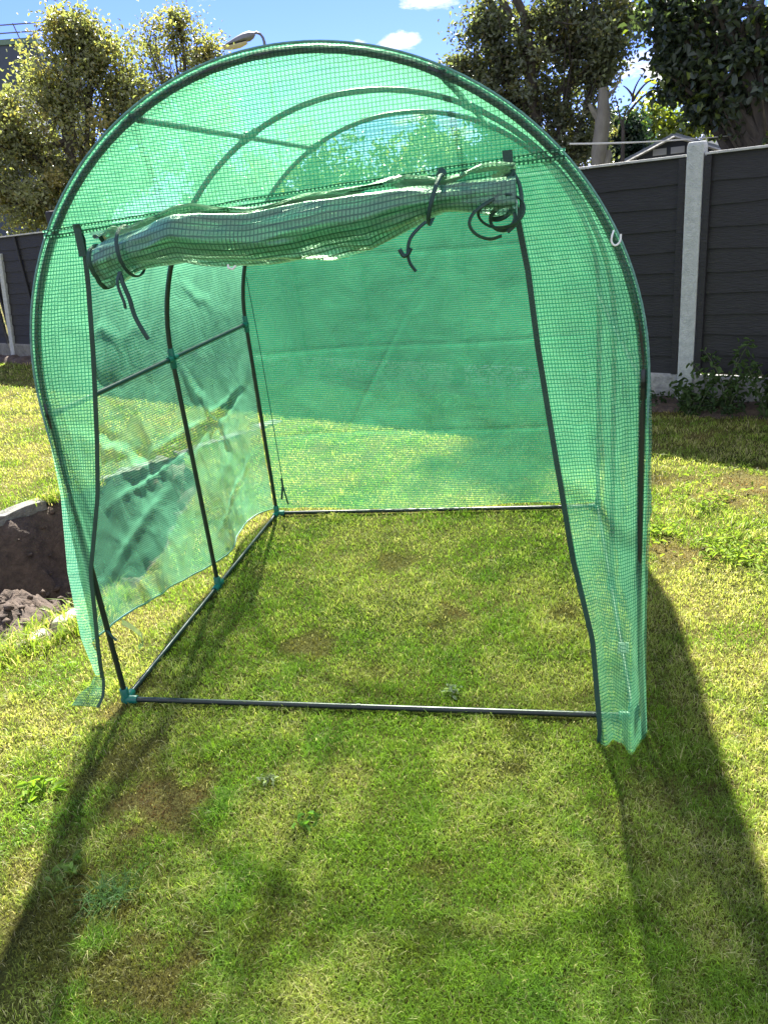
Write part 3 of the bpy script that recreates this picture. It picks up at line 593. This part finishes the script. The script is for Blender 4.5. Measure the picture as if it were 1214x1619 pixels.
# leafy ground cover on the right lawn: nobody could count its leaves
cx_ = np.r_[rng.normal(1.42,.17,900), rng.normal(1.16,.05,160), rng.normal(1.38,.06,160)]; cy_ = np.r_[rng.normal(3.12,.22,900), rng.normal(3.02,.07,160), rng.normal(2.72,.07,160)]
kk = fbm(cx_*9, cy_*9, 19, 3) > .5; cx_, cy_ = cx_[kk], cy_[kk]; n = len(cx_)
P, Q, CC = leaf_arrays(np.c_[cx_, cy_, rng.uniform(.012,.04,n)], rng.uniform(.016,.034,n), np.array([.19,.27,.05])*rng.uniform(.6,1.4,n)[:,None], up=1.1, aspect=.4)
tag(link('lawn_weeds', np_mesh('lawn_weeds', P, Q, colors=CC), M_weed, smooth=False), 'patch of bright broad leaved weeds in the lawn right of the tunnel', 'weeds', kind='stuff')
def stem_plant(x, y, label, h=.55, ns=6, name='plant', spread=.22, leaf=.05, col=(.06,.10,.035), group=None):
    root = empty(name, (x, y, .03)); tag(root, label, 'plant', group); t = MB(); C = []
    for i in range(ns):
        a = rng.uniform(0,2*pi); s_ = spread*rng.uniform(.2,1); hh_ = h*rng.uniform(.45,1)
        P_ = bez((rng.normal(0,.03),rng.normal(0,.03),-.03), (cos(a)*s_, sin(a)*s_, hh_), (0,0,hh_*.2), 12); t.tube(P_, [.005-.00035*k for k in range(12)], 5)
        for k in range(1, 12):
            for q in range(3): C.append(np.array(P_[k])+rng.normal(0,.018,3))
    C = np.array(C); P, Q, CC = leaf_arrays(C, leaf*rng.uniform(.6,1.3,len(C)), np.array(col)*rng.uniform(.7,1.4,len(C))[:,None], aspect=.35)
    t.build('stem', solid('green_stem', (.09,.11,.05), bump=0), root); link('leaves', np_mesh('leaves', P, Q, colors=CC), M_weed, root, smooth=False)
for s, off, lab, hh_, ns in [(-.30,.16,'tall leafy weed against the gravel board right of the concrete post',.46,8),(-.12,.2,'low leafy weed at the foot of the pale concrete post',.22,7),(-.55,.18,'dark leafy weed by the fence at the right edge',.36,8)]:
    p = fpt(s, off); stem_plant(p[0], p[1], lab, hh_, ns, group='weeds along the fence')
sx = rng.uniform(-1.6, 7.5, 6000); so = rng.uniform(.05, .32, 6000); X = FP0[0]+FD[0]*sx+FN[0]*so; Y = FP0[1]+FD[1]*sx+FN[1]*so
kk = fbm(X*6, Y*6, 29, 3) > .44; X, Y = X[kk], Y[kk]
P, Q, CC = leaf_arrays(np.c_[X, Y, rng.uniform(.04,.10,len(X))+np.where(sx[kk] > .45, rng.random(len(X))*.22, 0)], rng.uniform(.02,.045,len(X)), np.array([.04,.07,.03])*rng.uniform(.6,1.4,len(X))[:,None], up=.8, aspect=.45)
tag(link('bed_weeds', np_mesh('bed_weeds', P, Q, colors=CC), M_weed, smooth=False), 'dark ground cover of small weeds on the soil along the fence', 'weeds', kind='stuff')
# kerb along the far side of the pit and rubble stones along the near side
def stone(x, y, sx_, sy_, sz_, rz, z, label, name='edging_stone', seed=0, group='stones edging the pit'):
    r = np.random.default_rng(seed); t = MB(); n_ = 8
    pts_ = [(cos(2*pi*i/n_)*sx_/2*r.uniform(.82,1.08), sin(2*pi*i/n_)*sy_/2*r.uniform(.82,1.08)) for i in range(n_)]
    V = [(p[0], p[1], -sz_) for p in pts_]+[(p[0], p[1], -.012) for p in pts_]+[(p[0]*.9, p[1]*.9, r.uniform(-.004,.006)) for p in pts_]
    F = [tuple(range(n_-1,-1,-1)), tuple(range(2*n_, 3*n_))]+[(q*n_+i, q*n_+(i+1) % n_, (q+1)*n_+(i+1) % n_, (q+1)*n_+i) for q in (0,1) for i in range(n_)]
    t.add(V, F); o = t.build(name, M_stone, None, smooth=False, bevel=.006); o.location = (x, y, z); o.rotation_euler = (r.normal(0,.04), r.normal(0,.04), rz)
    tag(o, label, 'stone', group)
stone(-1.31,2.83,.20,.10,.10,radians(40),.022,'flat pale stone half buried on the near rim of the pit',seed=4)
stone(-1.44,2.66,.20,.11,.10,radians(50),.020,'flat stone with grass growing over its end beside the pit',seed=2)
stone(-1.60,2.47,.22,.13,.12,radians(42),.024,'broken pale stone at the left edge below the pit',seed=3)
def kerb(a, b, label, seed):
    a = np.array(a); b = np.array(b); L_ = float(np.hypot(*(b-a))); n_ = 24; r = np.random.default_rng(seed); V = []
    for i in range(n_):
        x_ = L_*i/(n_-1); j = [r.normal(0,.007) for _ in range(4)]
        V += [(x_, -.04+j[0], -.05), (x_, .05+j[1], -.05), (x_, .05+j[2], .014+j[0]), (x_, -.04+j[3], .012+j[1])]
    F = [(i*4+q, (i+1)*4+q, (i+1)*4+(q+1) % 4, i*4+(q+1) % 4) for i in range(n_-1) for q in range(4)]+[(0,1,2,3), tuple((n_-1)*4+q for q in (3,2,1,0))]
    t = MB(); t.add(V, F); o = t.build('kerb_stone', M_kerb, None, smooth=False, bevel=.004)
    o.location = (a[0], a[1], 0); o.rotation_euler.z = atan2(b[1]-a[1], b[0]-a[0]); tag(o, label, 'kerb', 'kerb stones along the pit')
kerb((-3.0,3.42),(-2.03,4.39),'grey concrete kerb along the far rim of the pit at left edge',1)
kerb((-1.98,4.44),(-1.42,5.02),'kerb continuing the far rim of the pit, behind the tunnel side wall',2)
kerb((-1.36,5.07),(-.72,5.68),'last kerb stone running on past the pit, seen through the cover',3)
# ------------------------------------------------------------------ THE POLYTUNNEL
GH = empty('polytunnel', (-.9152,2.1705,0), radians(-13.084)); tag(GH, 'green mesh covered walk in polytunnel greenhouse with its door rolled up', 'greenhouse')
Wd, Dp, ZS, ZT = 1.608, 1.60, 1.0, 1.786
AX, AZ, PW, PV = Wd/2, ZT-ZS, 1.0, 1.0
def arch_pts(off=0, n=40, z0=.02, left=True):
    """points up the left leg, over the top and down the right leg (local u, z)"""
    P = []
    for i in range(8): P.append((-off, z0+(ZS-z0)*i/8))
    for i in range(n+1):
        a = pi-pi*i/n; c_, s_ = cos(a), sin(a)
        cu = math.copysign(abs(c_)**PW, c_); P.append((AX+cu*(AX+off), ZS+abs(s_)**PW*(AZ+off)))
    for i in range(1, 9): P.append((Wd+off, ZS-(ZS-z0)*i/8))
    return P
def arch_z(u, off=0):
    q = min(1, abs((u-AX)/(AX+off))); c_ = q**(1/PW); return ZS+(AZ+off)*(max(0, 1-c_*c_)**.5)**PW
def arch_uL(z, off=0):
    s_ = min(1, max(0, (z-ZS)/(AZ+off)))**(1/PW); return AX-(AX+off)*(max(0, 1-s_*s_)**.5)**PW
RP = .0092
for v in (0, Dp/2, Dp):
    t = MB(); t.tube([(u, v, z) for u, z in arch_pts(0, 48, .03)], RP, 10); t.build('arch_pole', M_pole, GH)
def bar(p0, p1, name='ground_bar', r=RP):
    t = MB(); t.tube([Vector(p0).lerp(Vector(p1), i/6) for i in range(7)], r, 10); return t.build(name, M_pole, GH)
bar((.03,0,.016),(Wd-.03,0,.016)); bar((.03,Dp,.016),(Wd-.03,Dp,.016))
ring = MB(); ring.tube([(Wd*.49,0,.016),(Wd*.49+.012,0,.016)], RP*1.18, 10); ring.build('bar_joint', M_pole, GH)
US = .434; ZSH = arch_z(US)
for v0 in (0, Dp/2):
    for u in (0, Wd):
        bar((u, v0+.03, .016), (u, v0+Dp/2-.03, .016)); bar((u, v0+.02, .985), (u, v0+Dp/2-.02, .985), 'side_bar', RP*.9)
    for u in (US, Wd-US): bar((u, v0+.02, ZSH-.004), (u, v0+Dp/2-.02, ZSH-.004), 'roof_bar', RP*.85)
def joint(p, dirs, L_=.035, r=.0142, mat=None):
    t = MB()
    for d_ in dirs:
        d_ = Vector(d_).normalized(); t.tube([Vector(p)-d_*r*.7, Vector(p)+d_*L_*.92, Vector(p)+d_*L_], [r, r, r*.86], 12)
    t.build('connector', mat or M_joint, GH)
for u, su in ((0,1),(Wd,-1)):
    for v, dv in ((0,[1]),(Dp/2,[1,-1]),(Dp,[-1])):
        joint((u,v,.016), [(0,0,1)]+([(su,0,0)] if v in (0,Dp) else [])+[(0,q,0) for q in dv], .042)
        joint((u,v,.985), [(0,0,1),(0,0,-1)]+[(0,q,0) for q in dv], .038, .0108 if v == 0 else .0122, M_pole if v == 0 else None)
for u in (US, Wd-US):
    for v, dv in ((0,[1]),(Dp/2,[1,-1]),(Dp,[-1])):
        sl = (arch_z(u+.02)-arch_z(u-.02))/.04; joint((u,v,ZSH), [(1,0,sl),(-1,0,-sl)]+[(0,q,0) for q in dv], .034, .0105 if v == 0 else .0125, M_pole if v == 0 else None)
# --- roof and side walls: one sheet over the hoops
AP = np.array(arch_pts(.0115, 60, .0)); seg = np.r_[0, np.cumsum(np.hypot(*np.diff(AP, axis=0).T))]; LT = seg[-1]
ns_, nv_ = 330, 112
sv = np.linspace(0, LT, ns_); vv_ = np.linspace(-.013, Dp+.02, nv_); Sg, Vg = np.meshgrid(sv, vv_, indexing='ij')
Ug = np.interp(Sg, seg, AP[:,0]); Zg = np.interp(Sg, seg, AP[:,1])
tu = np.gradient(Ug, axis=0); tz = np.gradient(Zg, axis=0); ln = np.hypot(tu, tz); nu, nz_ = -tz/ln, tu/ln     # outward normal
vn = np.clip(Vg/Dp, 0, 1)
left = Sg < LT/2; sl_ = np.where(left, Sg, LT-Sg)          # height up the wall from the hem
hemL = np.interp(Vg, [-.03,.10,.24,.54,.66,1.11,1.5,1.64], [.255,.235,.225,.15,.115,.05,.06,.03])
hemR = np.interp(Vg, [-.03,.8,1.64], [.02,.05,.02])
hem = np.where(left, hemL, hemR); low = np.clip(1-sl_/.98, 0, 1)
Zg = np.where((Zg < .985) & (sl_ < .985), hem+(.985-hem)*np.clip(Zg/.985, 0, 1), Zg)
sag = np.abs(np.sin(vn*2*pi))                         # the sheet stands off or dips between hoops
disp = .004*sag
disp = disp+np.where(left, .055, .035)*low**1.2*(.45+.55*sag)+np.where(left, .02, .0)*low**3*np.cos(Vg*9)
disp = disp+(fbm(Sg*2.3, Vg*3.2, 201, 4)-.5)*.028*np.clip(low*3+.25, 0, 1)
disp = disp+(np.abs(fbm(Sg*3.0+Vg*4, Vg*2.4-Sg*1.2, 205, 3)-.5))*-.045*np.clip(low*3, 0, 1)*(.2+sag)
def ridge(s0, v0, s1, v1, amp, wd):
    ax_, ay_ = s1-s0, v1-v0; L2 = ax_*ax_+ay_*ay_; t_ = np.clip(((Sg-s0)*ax_+(Vg-v0)*ay_)/L2, 0, 1)
    wob_ = (fbm(t_*6+s0*9, t_*0+v0*5, 210)-.5)*.07
    dd = np.hypot(Sg-s0-t_*ax_+wob_, Vg-v0-t_*ay_+wob_); return amp*np.exp(-(dd/wd)**2)*np.sin(pi*np.clip(t_, .08, .92))
for r_ in [(.93,.05,.55,.55,.014,.02),(.93,.10,.40,.75,-.012,.03),(.62,.35,.70,1.5,.016,.016),(.55,.30,.62,1.1,-.016,.03),(.50,.20,.58,.85,.012,.014),(.98,.85,.55,1.2,.012,.018),(.95,.9,.30,1.35,-.010,.028),(.62,.9,.70,1.58,-.012,.02),(.2,.1,.5,.7,.012,.03),(.10,.9,.35,1.56,.010,.02),
           (1.22,.1,1.10,.7,.010,.018),(1.30,.9,1.05,1.3,.009,.016),(1.1,.15,.95,.5,-.009,.02)]: disp = disp+ridge(*r_)
for r_ in [(LT-.95,.05,LT-.2,.3,.02,.02),(LT-1.2,.2,LT-.3,.15,.022,.03),(LT-.9,.5,LT-.2,.6,-.018,.03),(LT-1.3,.4,LT-.6,.7,.015,.02)]: disp = disp+ridge(*r_)
edge = np.clip(np.minimum(Vg+.01, Dp+.02-Vg)/.05, 0, 1)*.8+.2
disp = disp*np.where(low > 0, 1, edge)
Ug = Ug+nu*disp; Zg = np.maximum(Zg+nz_*disp, .004+.0*Zg)
crk = (fbm(Sg*14, Vg*14, 220, 3)-.5)*.0045; Ug = Ug+nu*crk; Zg = Zg+nz_*crk
link('roof_cover', np_mesh('roof_cover', np.c_[Ug.ravel(), Vg.ravel(), Zg.ravel()], grid_faces(ns_, nv_, 0, True), uv=np.c_[Sg.ravel(), Vg.ravel()]), M_filmside, GH)
# hem tape along the left wall bottom
t = MB(); t.tube([(float(Ug[0,j]), float(Vg[0,j]), float(Zg[0,j])) for j in range(0, nv_, 3)], .0035, 6); t.build('hem', M_rim, GH)
# --- back panel
nu_, nz2 = 190, 190
uu = np.linspace(0, 1, nu_); zz = np.linspace(0, 1, nz2); A_, B_ = np.meshgrid(uu, zz, indexing='ij')
Ub = A_*(Wd+.02)-.01; top_ = np.array([arch_z(float(u), .012) for u in Ub[:,0]])
zb_ = .028+.014*np.sin(Ub[:,0]*5+1)+.012*(fbm(Ub[:,0]*6, Ub[:,0]*0, 230)-.5)*2
Zb = zb_[:, None]+(top_-zb_)[:, None]*B_
Vb = Dp+.012+.018*np.sin(pi*A_)*np.sin(pi*np.clip(Zb/1.7, 0, 1))+(fbm(Ub*3, Zb*3, 231, 4)-.5)*.03*np.sin(pi*A_)+(fbm(Ub*12+Zb*3, Zb*5, 232, 3)-.5)*.008
for fz in (.42,.83,1.24): Vb = Vb-.006*np.exp(-(np.abs(Zb-fz-.01*np.sin(Ub*4))/.008))
for fu in (.41,.80,1.19): Vb = Vb+.005*np.exp(-(np.abs(Ub-fu-.006*np.sin(Zb*5))/.008))
Vb = Vb-.010*np.exp(-(np.abs((Zb-.55)-(Ub-.50)*1.6)/.012))*np.exp(-((Ub-.62)/.16)**2)-(np.abs(fbm(Ub*5+Zb*2, Zb*4-Ub, 304, 3)-.5))*.02*np.sin(pi*A_)
low_ = np.clip(1-Zb/.18, 0, 1); Vb = Vb+low_**2*(.05*fbm(Ub*8, Zb*2, 233)-.03)
link('back_cover', np_mesh('back_cover', np.c_[Ub.ravel(), Vb.ravel(), Zb.ravel()], grid_faces(nu_, nz2), uv=np.c_[Ub.ravel(), Zb.ravel()]), M_filmback, GH)
# --- front panel: lunette over the door plus the two side strips, one cloth
def seam(u): return 1.452+.046*np.clip((u-.15)/1.2, 0, 1.1)
V = []; F = []; UV = []
def patch(U, Vv, Z, uvu, uvv, flip=False):
    off = sum(len(a) for a in V); V.append(np.c_[U.ravel(), Vv.ravel(), Z.ravel()]); UV.append(np.c_[uvu.ravel(), uvv.ravel()]); F.append(grid_faces(U.shape[0], U.shape[1], off, flip))
uu = np.linspace(0, 1, 120); zz = np.linspace(0, 1, 40); A_, B_ = np.meshgrid(uu, zz, indexing='ij')
u0, u1 = arch_uL(1.452, .011), Wd-arch_uL(1.502, .011)
U = u0+(u1-u0)*A_; top_ = np.array([arch_z(float(u), .011) for u in U[:,0]]); sm = seam(U[:,0]); top_ = np.maximum(top_, sm+.001)
Z = sm[:, None]+(top_-sm)[:, None]*B_
Vf = -.010-(fbm(U*3, Z*3, 240, 4)-.5)*.014*np.sin(pi*A_)*np.sin(pi*B_)*2-(fbm(U*14, Z*14, 241, 3)-.5)*.004
patch(U, Vf, Z, U, Z)
FC_ = (V, F, UV); V = []; F = []; UV = []   # left strip
zk = [1.455,1.33,1.15,.90,.745,.50,.363,.259,.175,.127]
inL = np.interp(np.linspace(.127,1.455,90), zk[::-1], [.241,.224,.190,.135,.099,.017,-.002,-.018,-.029,-.034][::-1])
zl = np.linspace(.127, 1.455, 90)
ouL = np.interp(zl, [.127,.175,.259,.363,.50,.745,.94,1.0], [-.068,-.074,-.085,-.080,-.070,-.026,-.014,-.014])
ouL = np.where(zl > 1.0, [arch_uL(float(q), .011) for q in zl], ouL)
A_, B_ = np.meshgrid(np.linspace(0,1,16), np.arange(90), indexing='ij'); Zl = zl[B_]; Ul = ouL[B_]+(inL-ouL)[B_]*A_
Vl = -.010-.02*np.clip(1-Zl/.9, 0, 1)-.012*np.sin(A_*7+Zl*3)*np.clip(1.2-Zl, 0, 1)*A_
patch(Ul, Vl, Zl, A_*.17, Zl)
# left tail: the foot of the strip, turned outward and lying on the grass
A_, B_ = np.meshgrid(np.linspace(0,1,12), np.linspace(0,1,16), indexing='ij')
pO = np.array([(-.068,-.036,.127),(-.082,-.05,.10),(-.122,-.06,.075),(-.150,-.075,.040)]); pI = np.array([(-.034,-.036,.127),(-.034,-.045,.10),(-.036,-.06,.07),(-.046,-.085,.045)])
tO = np.array([[np.interp(b, [0,.33,.66,1], pO[:,k]) for k in range(3)] for b in np.linspace(0,1,16)]); tI = np.array([[np.interp(b, [0,.33,.66,1], pI[:,k]) for k in range(3)] for b in np.linspace(0,1,16)])
PT = tO[None]*(1-A_[..., None])+tI[None]*A_[..., None]; PT[..., 1] += -.012*np.sin(pi*A_)*B_; PT[..., 2] += .010*np.sin(pi*A_)*B_
patch(PT[..., 0], PT[..., 1], PT[..., 2], A_*.13, .127-B_*.12, True)
FL_ = (V, F, UV)   # right strip
zr = np.linspace(-.0, 1.502, 110)
inR = np.interp(zr, [0,.039,.292,.526,.743,.913,1.088,1.266,1.407,1.514], [1.505,1.507,1.490,1.441,1.411,1.387,1.364,1.346,1.322,1.309])
ouR = np.interp(zr, [0,.12,.392,.668,.869,1.0,1.06], [1.636,1.634,1.634,1.636,1.632,1.626,1.620])
ouR = np.where(zr > 1.06, [Wd-arch_uL(float(q), .011) for q in zr], ouR)
A_, B_ = np.meshgrid(np.linspace(0,1,44), np.arange(110), indexing='ij'); Zr = zr[B_]; Ur = inR[B_]+(ouR-inR)[B_]*A_
dn = np.clip(1-Zr/1.25, 0, 1)
Vr = -.010-.085*np.clip(1-Zr/.55, 0, 1)**2-.024*dn*np.sin(A_*9+Zr*1.5+fbm(A_*2,Zr*3,301)*3)-.008*dn*np.sin(A_*19+Zr*2+fbm(A_*2,Zr*4,302)*4)*np.sin(pi*A_)-(np.abs(fbm(A_*5+Zr*2, Zr*5, 303, 3)-.5))*.05*np.sin(pi*A_)-.03*np.sin(pi*A_)*dn*.8
Zr2 = Zr+np.where(Zr < .06, .004*np.sin(A_*8), 0)+.004
FR_ = (Ur, Vr, Zr2, 1.62-.32*(1-A_), Zr)
link('front_cover', np_mesh('front_cover', np.concatenate(FC_[0]), np.concatenate(FC_[1]), uv=np.concatenate(FC_[2])), M_film, GH)
link('front_flap', np_mesh('front_flap', np.concatenate(FL_[0]), np.concatenate(FL_[1]), uv=np.concatenate(FL_[2])), M_flap, GH)
V = []; F = []; UV = []; patch(*FR_)
link('front_flap', np_mesh('front_flap', np.concatenate(V), np.concatenate(F), uv=np.concatenate(UV)), M_flap, GH)
# reinforced seam over the door (two dense rows of thread)
uu = np.linspace(u0+.004, u1-.004, 160); 
for k, (dz, hgt) in enumerate([(-.002,.010),(.013,.006)]):
    A_, B_ = np.meshgrid(uu, [0,1], indexing='ij'); Zs = seam(A_)+dz+B_*hgt+(fbm(A_*10, A_*0, 250+k)-.5)[:, :]*.006; Vs = np.full(A_.shape, -.024)
    link('door_seam', np_mesh('door_seam', np.c_[A_.ravel(), Vs.ravel(), Zs.ravel()], grid_faces(160, 2), uv=np.c_[A_.ravel(), (B_*.012).ravel()]), M_filmseam, GH)
# rim where the front panel is sewn to the roof sheet
t = MB(); RM = [(u, -.012, z) for u, z in arch_pts(.0125, 70, .5)][6:-6]; t.tube(RM, [.001]+[.0032]*(len(RM)-2)+[.001], 6); o = t.build('front_rim', M_bind, GH)
o.data.materials.clear(); o.data.materials.append(solid('teal_rim_tape', (.16,.36,.31), (.05,.18,.15), rough=.5, scale=60, bump=.5, bscale=260))
# dark binding down both door edges
def sm(P_, k=6):
    P_ = [Vector(p) for p in P_]; Q_ = [P_[0]*2-P_[1]]+P_+[P_[-1]*2-P_[-2]]; o_ = []
    for i in range(1, len(Q_)-2):
        for j in range(k):
            t_ = j/k; a_, b_, c_, d_ = Q_[i-1:i+3]; o_.append(.5*((2*b_)+(c_-a_)*t_+(2*a_-5*b_+4*c_-d_)*t_*t_+(3*b_-a_-3*c_+d_)*t_**3))
    return o_+[P_[-1]]
def tape(P_, w_, name='door_binding', mat=None, thick=.003, dirv=(1,0,0)):
    t = MB(); V_ = []; d_ = Vector(dirv)
    for p in P_:
        p = Vector(p); V_ += [p-d_*w_/2, p+d_*w_/2, p+d_*w_/2+Vector((0,thick,0)), p-d_*w_/2+Vector((0,thick,0))]
    n_ = len(P_); F_ = [(i*4+q, i*4+(q+1) % 4, (i+1)*4+(q+1) % 4, (i+1)*4+q) for i in range(n_-1) for q in range(4)]+[(3,2,1,0), tuple((n_-1)*4+q for q in range(4))]
    t.add(V_, F_); return t.build(name, mat or M_bind, GH)
tape([(float(Ul[-1,j])-.001, float(Vl[-1,j])-.005, float(Zl[-1,j])) for j in range(0, 90, 2)]+[(float(inL[-1]), -.03, 1.475)], .013)
tape([(float(PT[-1,j,0]), float(PT[-1,j,1])-.004, float(PT[-1,j,2])) for j in range(16)], .010)
tape([(float(Ur[0,j]), float(Vr[0,j])-.006, float(Zr2[0,j])) for j in range(0, 110, 2)]+[(1.309,-.028,1.53)], .014)
tape([(.234,-.027,1.40),(.236,-.027,1.478)], .020, 'door_tab'); tape([(1.312,-.030,1.46),(1.309,-.030,1.53)], .022, 'door_tab')
# --- rolled door: a real spiral of cloth
ru = np.array([.262,.30,.36,.42,.50,.60,.69,.80,.88,.96,1.04,1.10,1.16,1.22,1.29,1.325]); rt = np.array([1.430,1.444,1.450,1.458,1.474,1.462,1.456,1.468,1.479,1.486,1.490,1.489,1.482,1.486,1.490,1.488]); rb = np.array([1.325,1.330,1.352,1.360,1.368,1.352,1.347,1.346,1.351,1.358,1.372,1.390,1.408,1.402,1.398,1.405])
nS, nT, turns = 240, 170, 2.1
us = np.linspace(.262, 1.325, nS); tp = np.interp(us, ru, rt); bt = np.interp(us, ru, rb); k5 = np.ones(7)/7
tp = np.convolve(np.pad(tp, 3, 'edge'), k5, 'valid'); bt = np.convolve(np.pad(bt, 3, 'edge'), k5, 'valid')
A_, B_ = np.meshgrid(np.arange(nS), np.linspace(0, 1, nT), indexing='ij'); Us = us[A_]; UM = Us+(1.38-Us)*.035; zc = ((tp+bt)/2)[A_]; hr = ((tp-bt)/2*(1.10+.30*np.exp(-((us-.62)/.26)**2)+.12*np.clip((us-1.20)/.1, 0, 1)))[A_]
ang = pi*.5+B_*turns*2*pi; sh = 1-.66*B_+.10*np.clip((Us-1.22)/.1, 0, 1)*np.sin(B_*9)
wr = 1+(fbm(Us*4+ang*.25, ang*.7, 260, 3)-.5)*.62-(np.abs(fbm(Us*5+ang*.7, ang*.9-Us*2, 261, 2)-.5))*.75+.12; fl = (1-.5*B_)
Zr_ = zc+np.sin(ang)*hr*sh*(1+(wr-1)*fl); Vr_ = -.066-np.cos(ang)*hr*1.05*sh*(1+(wr-1)*fl)+.010*np.sin(Us*9)
link('rolled_door', np_mesh('rolled_door', np.c_[UM.ravel(), Vr_.ravel(), Zr_.ravel()], grid_faces(nS, nT), uv=np.c_[Us.ravel(), (B_*turns*2*pi*.035).ravel()]), M_filmroll, GH)
# cloth from the seam to the top of the roll
A2, B2 = np.meshgrid(np.arange(nS), np.linspace(0, 1, 6), indexing='ij'); Z2 = seam(us[A2])*(1-B2)+(Zr_[:,0][A2]-.006)*B2; V2_ = -.022*(1-B2)+(Vr_[:,0][A2]-.004)*B2; 
link('door_top', np_mesh('door_top', np.c_[(us[A2]+(1.38-us[A2])*.035*B2).ravel(), V2_.ravel(), Z2.ravel()], grid_faces(nS, 6), uv=np.c_[us[A2].ravel(), (B2*.04).ravel()]), M_film, GH)
t = MB(); t.tube([(.299, float(Vr_[0,j]), float(Zr_[0,j])) for j in range(0, nT, 2)], .0052, 6, flat=1.3); t.build('roll_binding', M_bind, GH)
t = MB(); c0 = Vector((1.318,-.085,1.395))        # loose spiral of binding at the right end
SP = []
for i in range(80):
    a = pi*.45-i/79*2*pi*2.6; rr = .047*(1-.66*i/79)*(1+.22*sin(a*.77+1)); SP.append((1.288+cos(a)*rr*1.05+.012*sin(a*.45), -.112+.010*sin(a*2)+.03*i/79, 1.402+sin(a)*rr*.78-.006*sin(a*.6)))
t.tube(SP, .0030, 6, flat=1.8); t.build('roll_binding', M_bind, GH)
t = MB(); t.tube(sm([(1.322,-.05,1.488),(1.304,-.08,1.462),(1.288,-.10,1.440),(1.262,-.118,1.426),(1.236,-.122,1.410),(1.226,-.122,1.388),(1.240,-.12,1.366),(1.268,-.118,1.354),(1.294,-.115,1.358)]), .0030, 6, flat=1.8)
t.tube(sm([(1.318,-.05,1.488),(1.333,-.07,1.46),(1.338,-.09,1.42),(1.328,-.10,1.385),(1.306,-.11,1.365)]), .0030, 6, flat=1.8); t.build('roll_binding', M_bind, GH)
# ties round the roll and their hanging ends
def ribbon(P_, w_=.010, name='door_tie'):
    t = MB(); t.tube([Vector(p) for p in P_], w_/2, 6, flat=.45 if False else 1.0); return t.build(name, M_tie, GH)
def tie_loop(u, rz_, rv_, zc_, vc_, tilt):
    return [(u+tilt*sin(a), vc_-cos(a)*rv_, zc_+sin(a)*rz_) for a in [pi*.5-2*pi*i/26 for i in range(27)]]
t = MB(); t.tube(tie_loop(.392,.060,.066,1.402,-.066,-.004), .0026, 6, flat=2.0); t.tube(sm([(0.392,-.14,1.360),(0.386,-.15,1.343),(0.384,-.15,1.323),(0.391,-.152,1.293),(0.390,-.150,1.276)]), 0.0032, 6, flat=1.7)
t.tube(sm([(0.390,-.14,1.360),(0.398,-.15,1.333),(0.406,-.15,1.298),(0.410,-.15,1.258),(0.422,-.15,1.223),(0.432,-.148,1.198)]), 0.0032, 6, flat=1.7); t.build('door_tie', M_tie, GH)
t = MB(); t.tube(tie_loop(1.148,.050,.056,1.445,-.066,.018), .0028, 6, flat=2.0); t.tube(sm([(1.132,-.13,1.402),(1.118,-.14,1.392),(1.098,-.145,1.372),(1.090,-.145,1.345),(1.092,-.143,1.322),(1.104,-.142,1.302)]), 0.0035, 6, flat=1.7)
t.tube(sm([(1.098,-.144,1.352),(1.090,-.145,1.340),(1.080,-.145,1.338),(1.072,-.146,1.352)]), 0.0047, 6, flat=1.7); t.tube([(1.160,-.05,1.492),(1.168,-.06,1.502)], .010, 8); t.build('door_tie', M_tie, GH)
# ties at the foot of the left leg, tie at the back corner, stitched line up the back panel
A_, B_ = np.meshgrid(np.linspace(0,1,4), np.linspace(0,1,20), indexing='ij'); cx = np.interp(B_, [0,.3,.6,.85,1], [.012,.045,.078,.082,.062]); cz = np.interp(B_, [0,.3,.6,.85,1], [.275,.262,.235,.205,.190])
link('cover_tie', np_mesh('cover_tie', np.c_[(cx+.006*A_).ravel(), (.06-.02*B_+.0*A_).ravel(), (cz+(A_-.5)*.022).ravel()], grid_faces(4, 20), uv=np.c_[(A_*.03).ravel(), (B_*.12).ravel()]), M_film, GH)
t = MB(); t.tube([(.005,-.012,.285),(.022,-.014,.262),(.032,-.014,.25)], .004, 6); t.build('cover_tie', M_tie, GH)
t = MB(); t.tube([(.062,Dp-.02,.215),(.066,Dp-.03,.18),(.055,Dp-.03,.13),(.050,Dp-.03,.105)], .0055, 6); t.tube([(.062,Dp-.02,.20),(.070,Dp-.03,.15),(.074,Dp-.03,.12),(.080,Dp-.03,.075)], .004, 6); t.build('cover_tie', M_tie, GH)
t = MB(); t.tube([(.040,Dp,1.20),(.050,Dp,.9),(.055,Dp,.55),(.062,Dp-.01,.21)], .0022, 5); t.build('cord', M_joint, GH)
# white clips
CL = [(1.528,-.026,1.348),(1.521,-.036,1.332),(1.519,-.038,1.314),(1.528,-.038,1.300),(1.541,-.036,1.301),(1.551,-.034,1.314),(1.553,-.032,1.335)]
t = MB(); t.tube(sm([(1.540+(u-1.535)*.6, v+.006, 1.326+(z-1.323)*.62) for u, v, z in CL]), .0022, 8); t.build('clip', M_white, GH)
t = MB(); t.tube([(.660,-.125,1.352),(.662,-.13,1.345),(.672,-.13,1.342),(.680,-.127,1.349)], .0028, 6); t.build('clip', M_white, GH)
# silver care label inside the right foot
t = MB(); t.box((1.578,.03,.225), (.030,.002,.034)); t.build('care_label', M_white, GH, smooth=False)
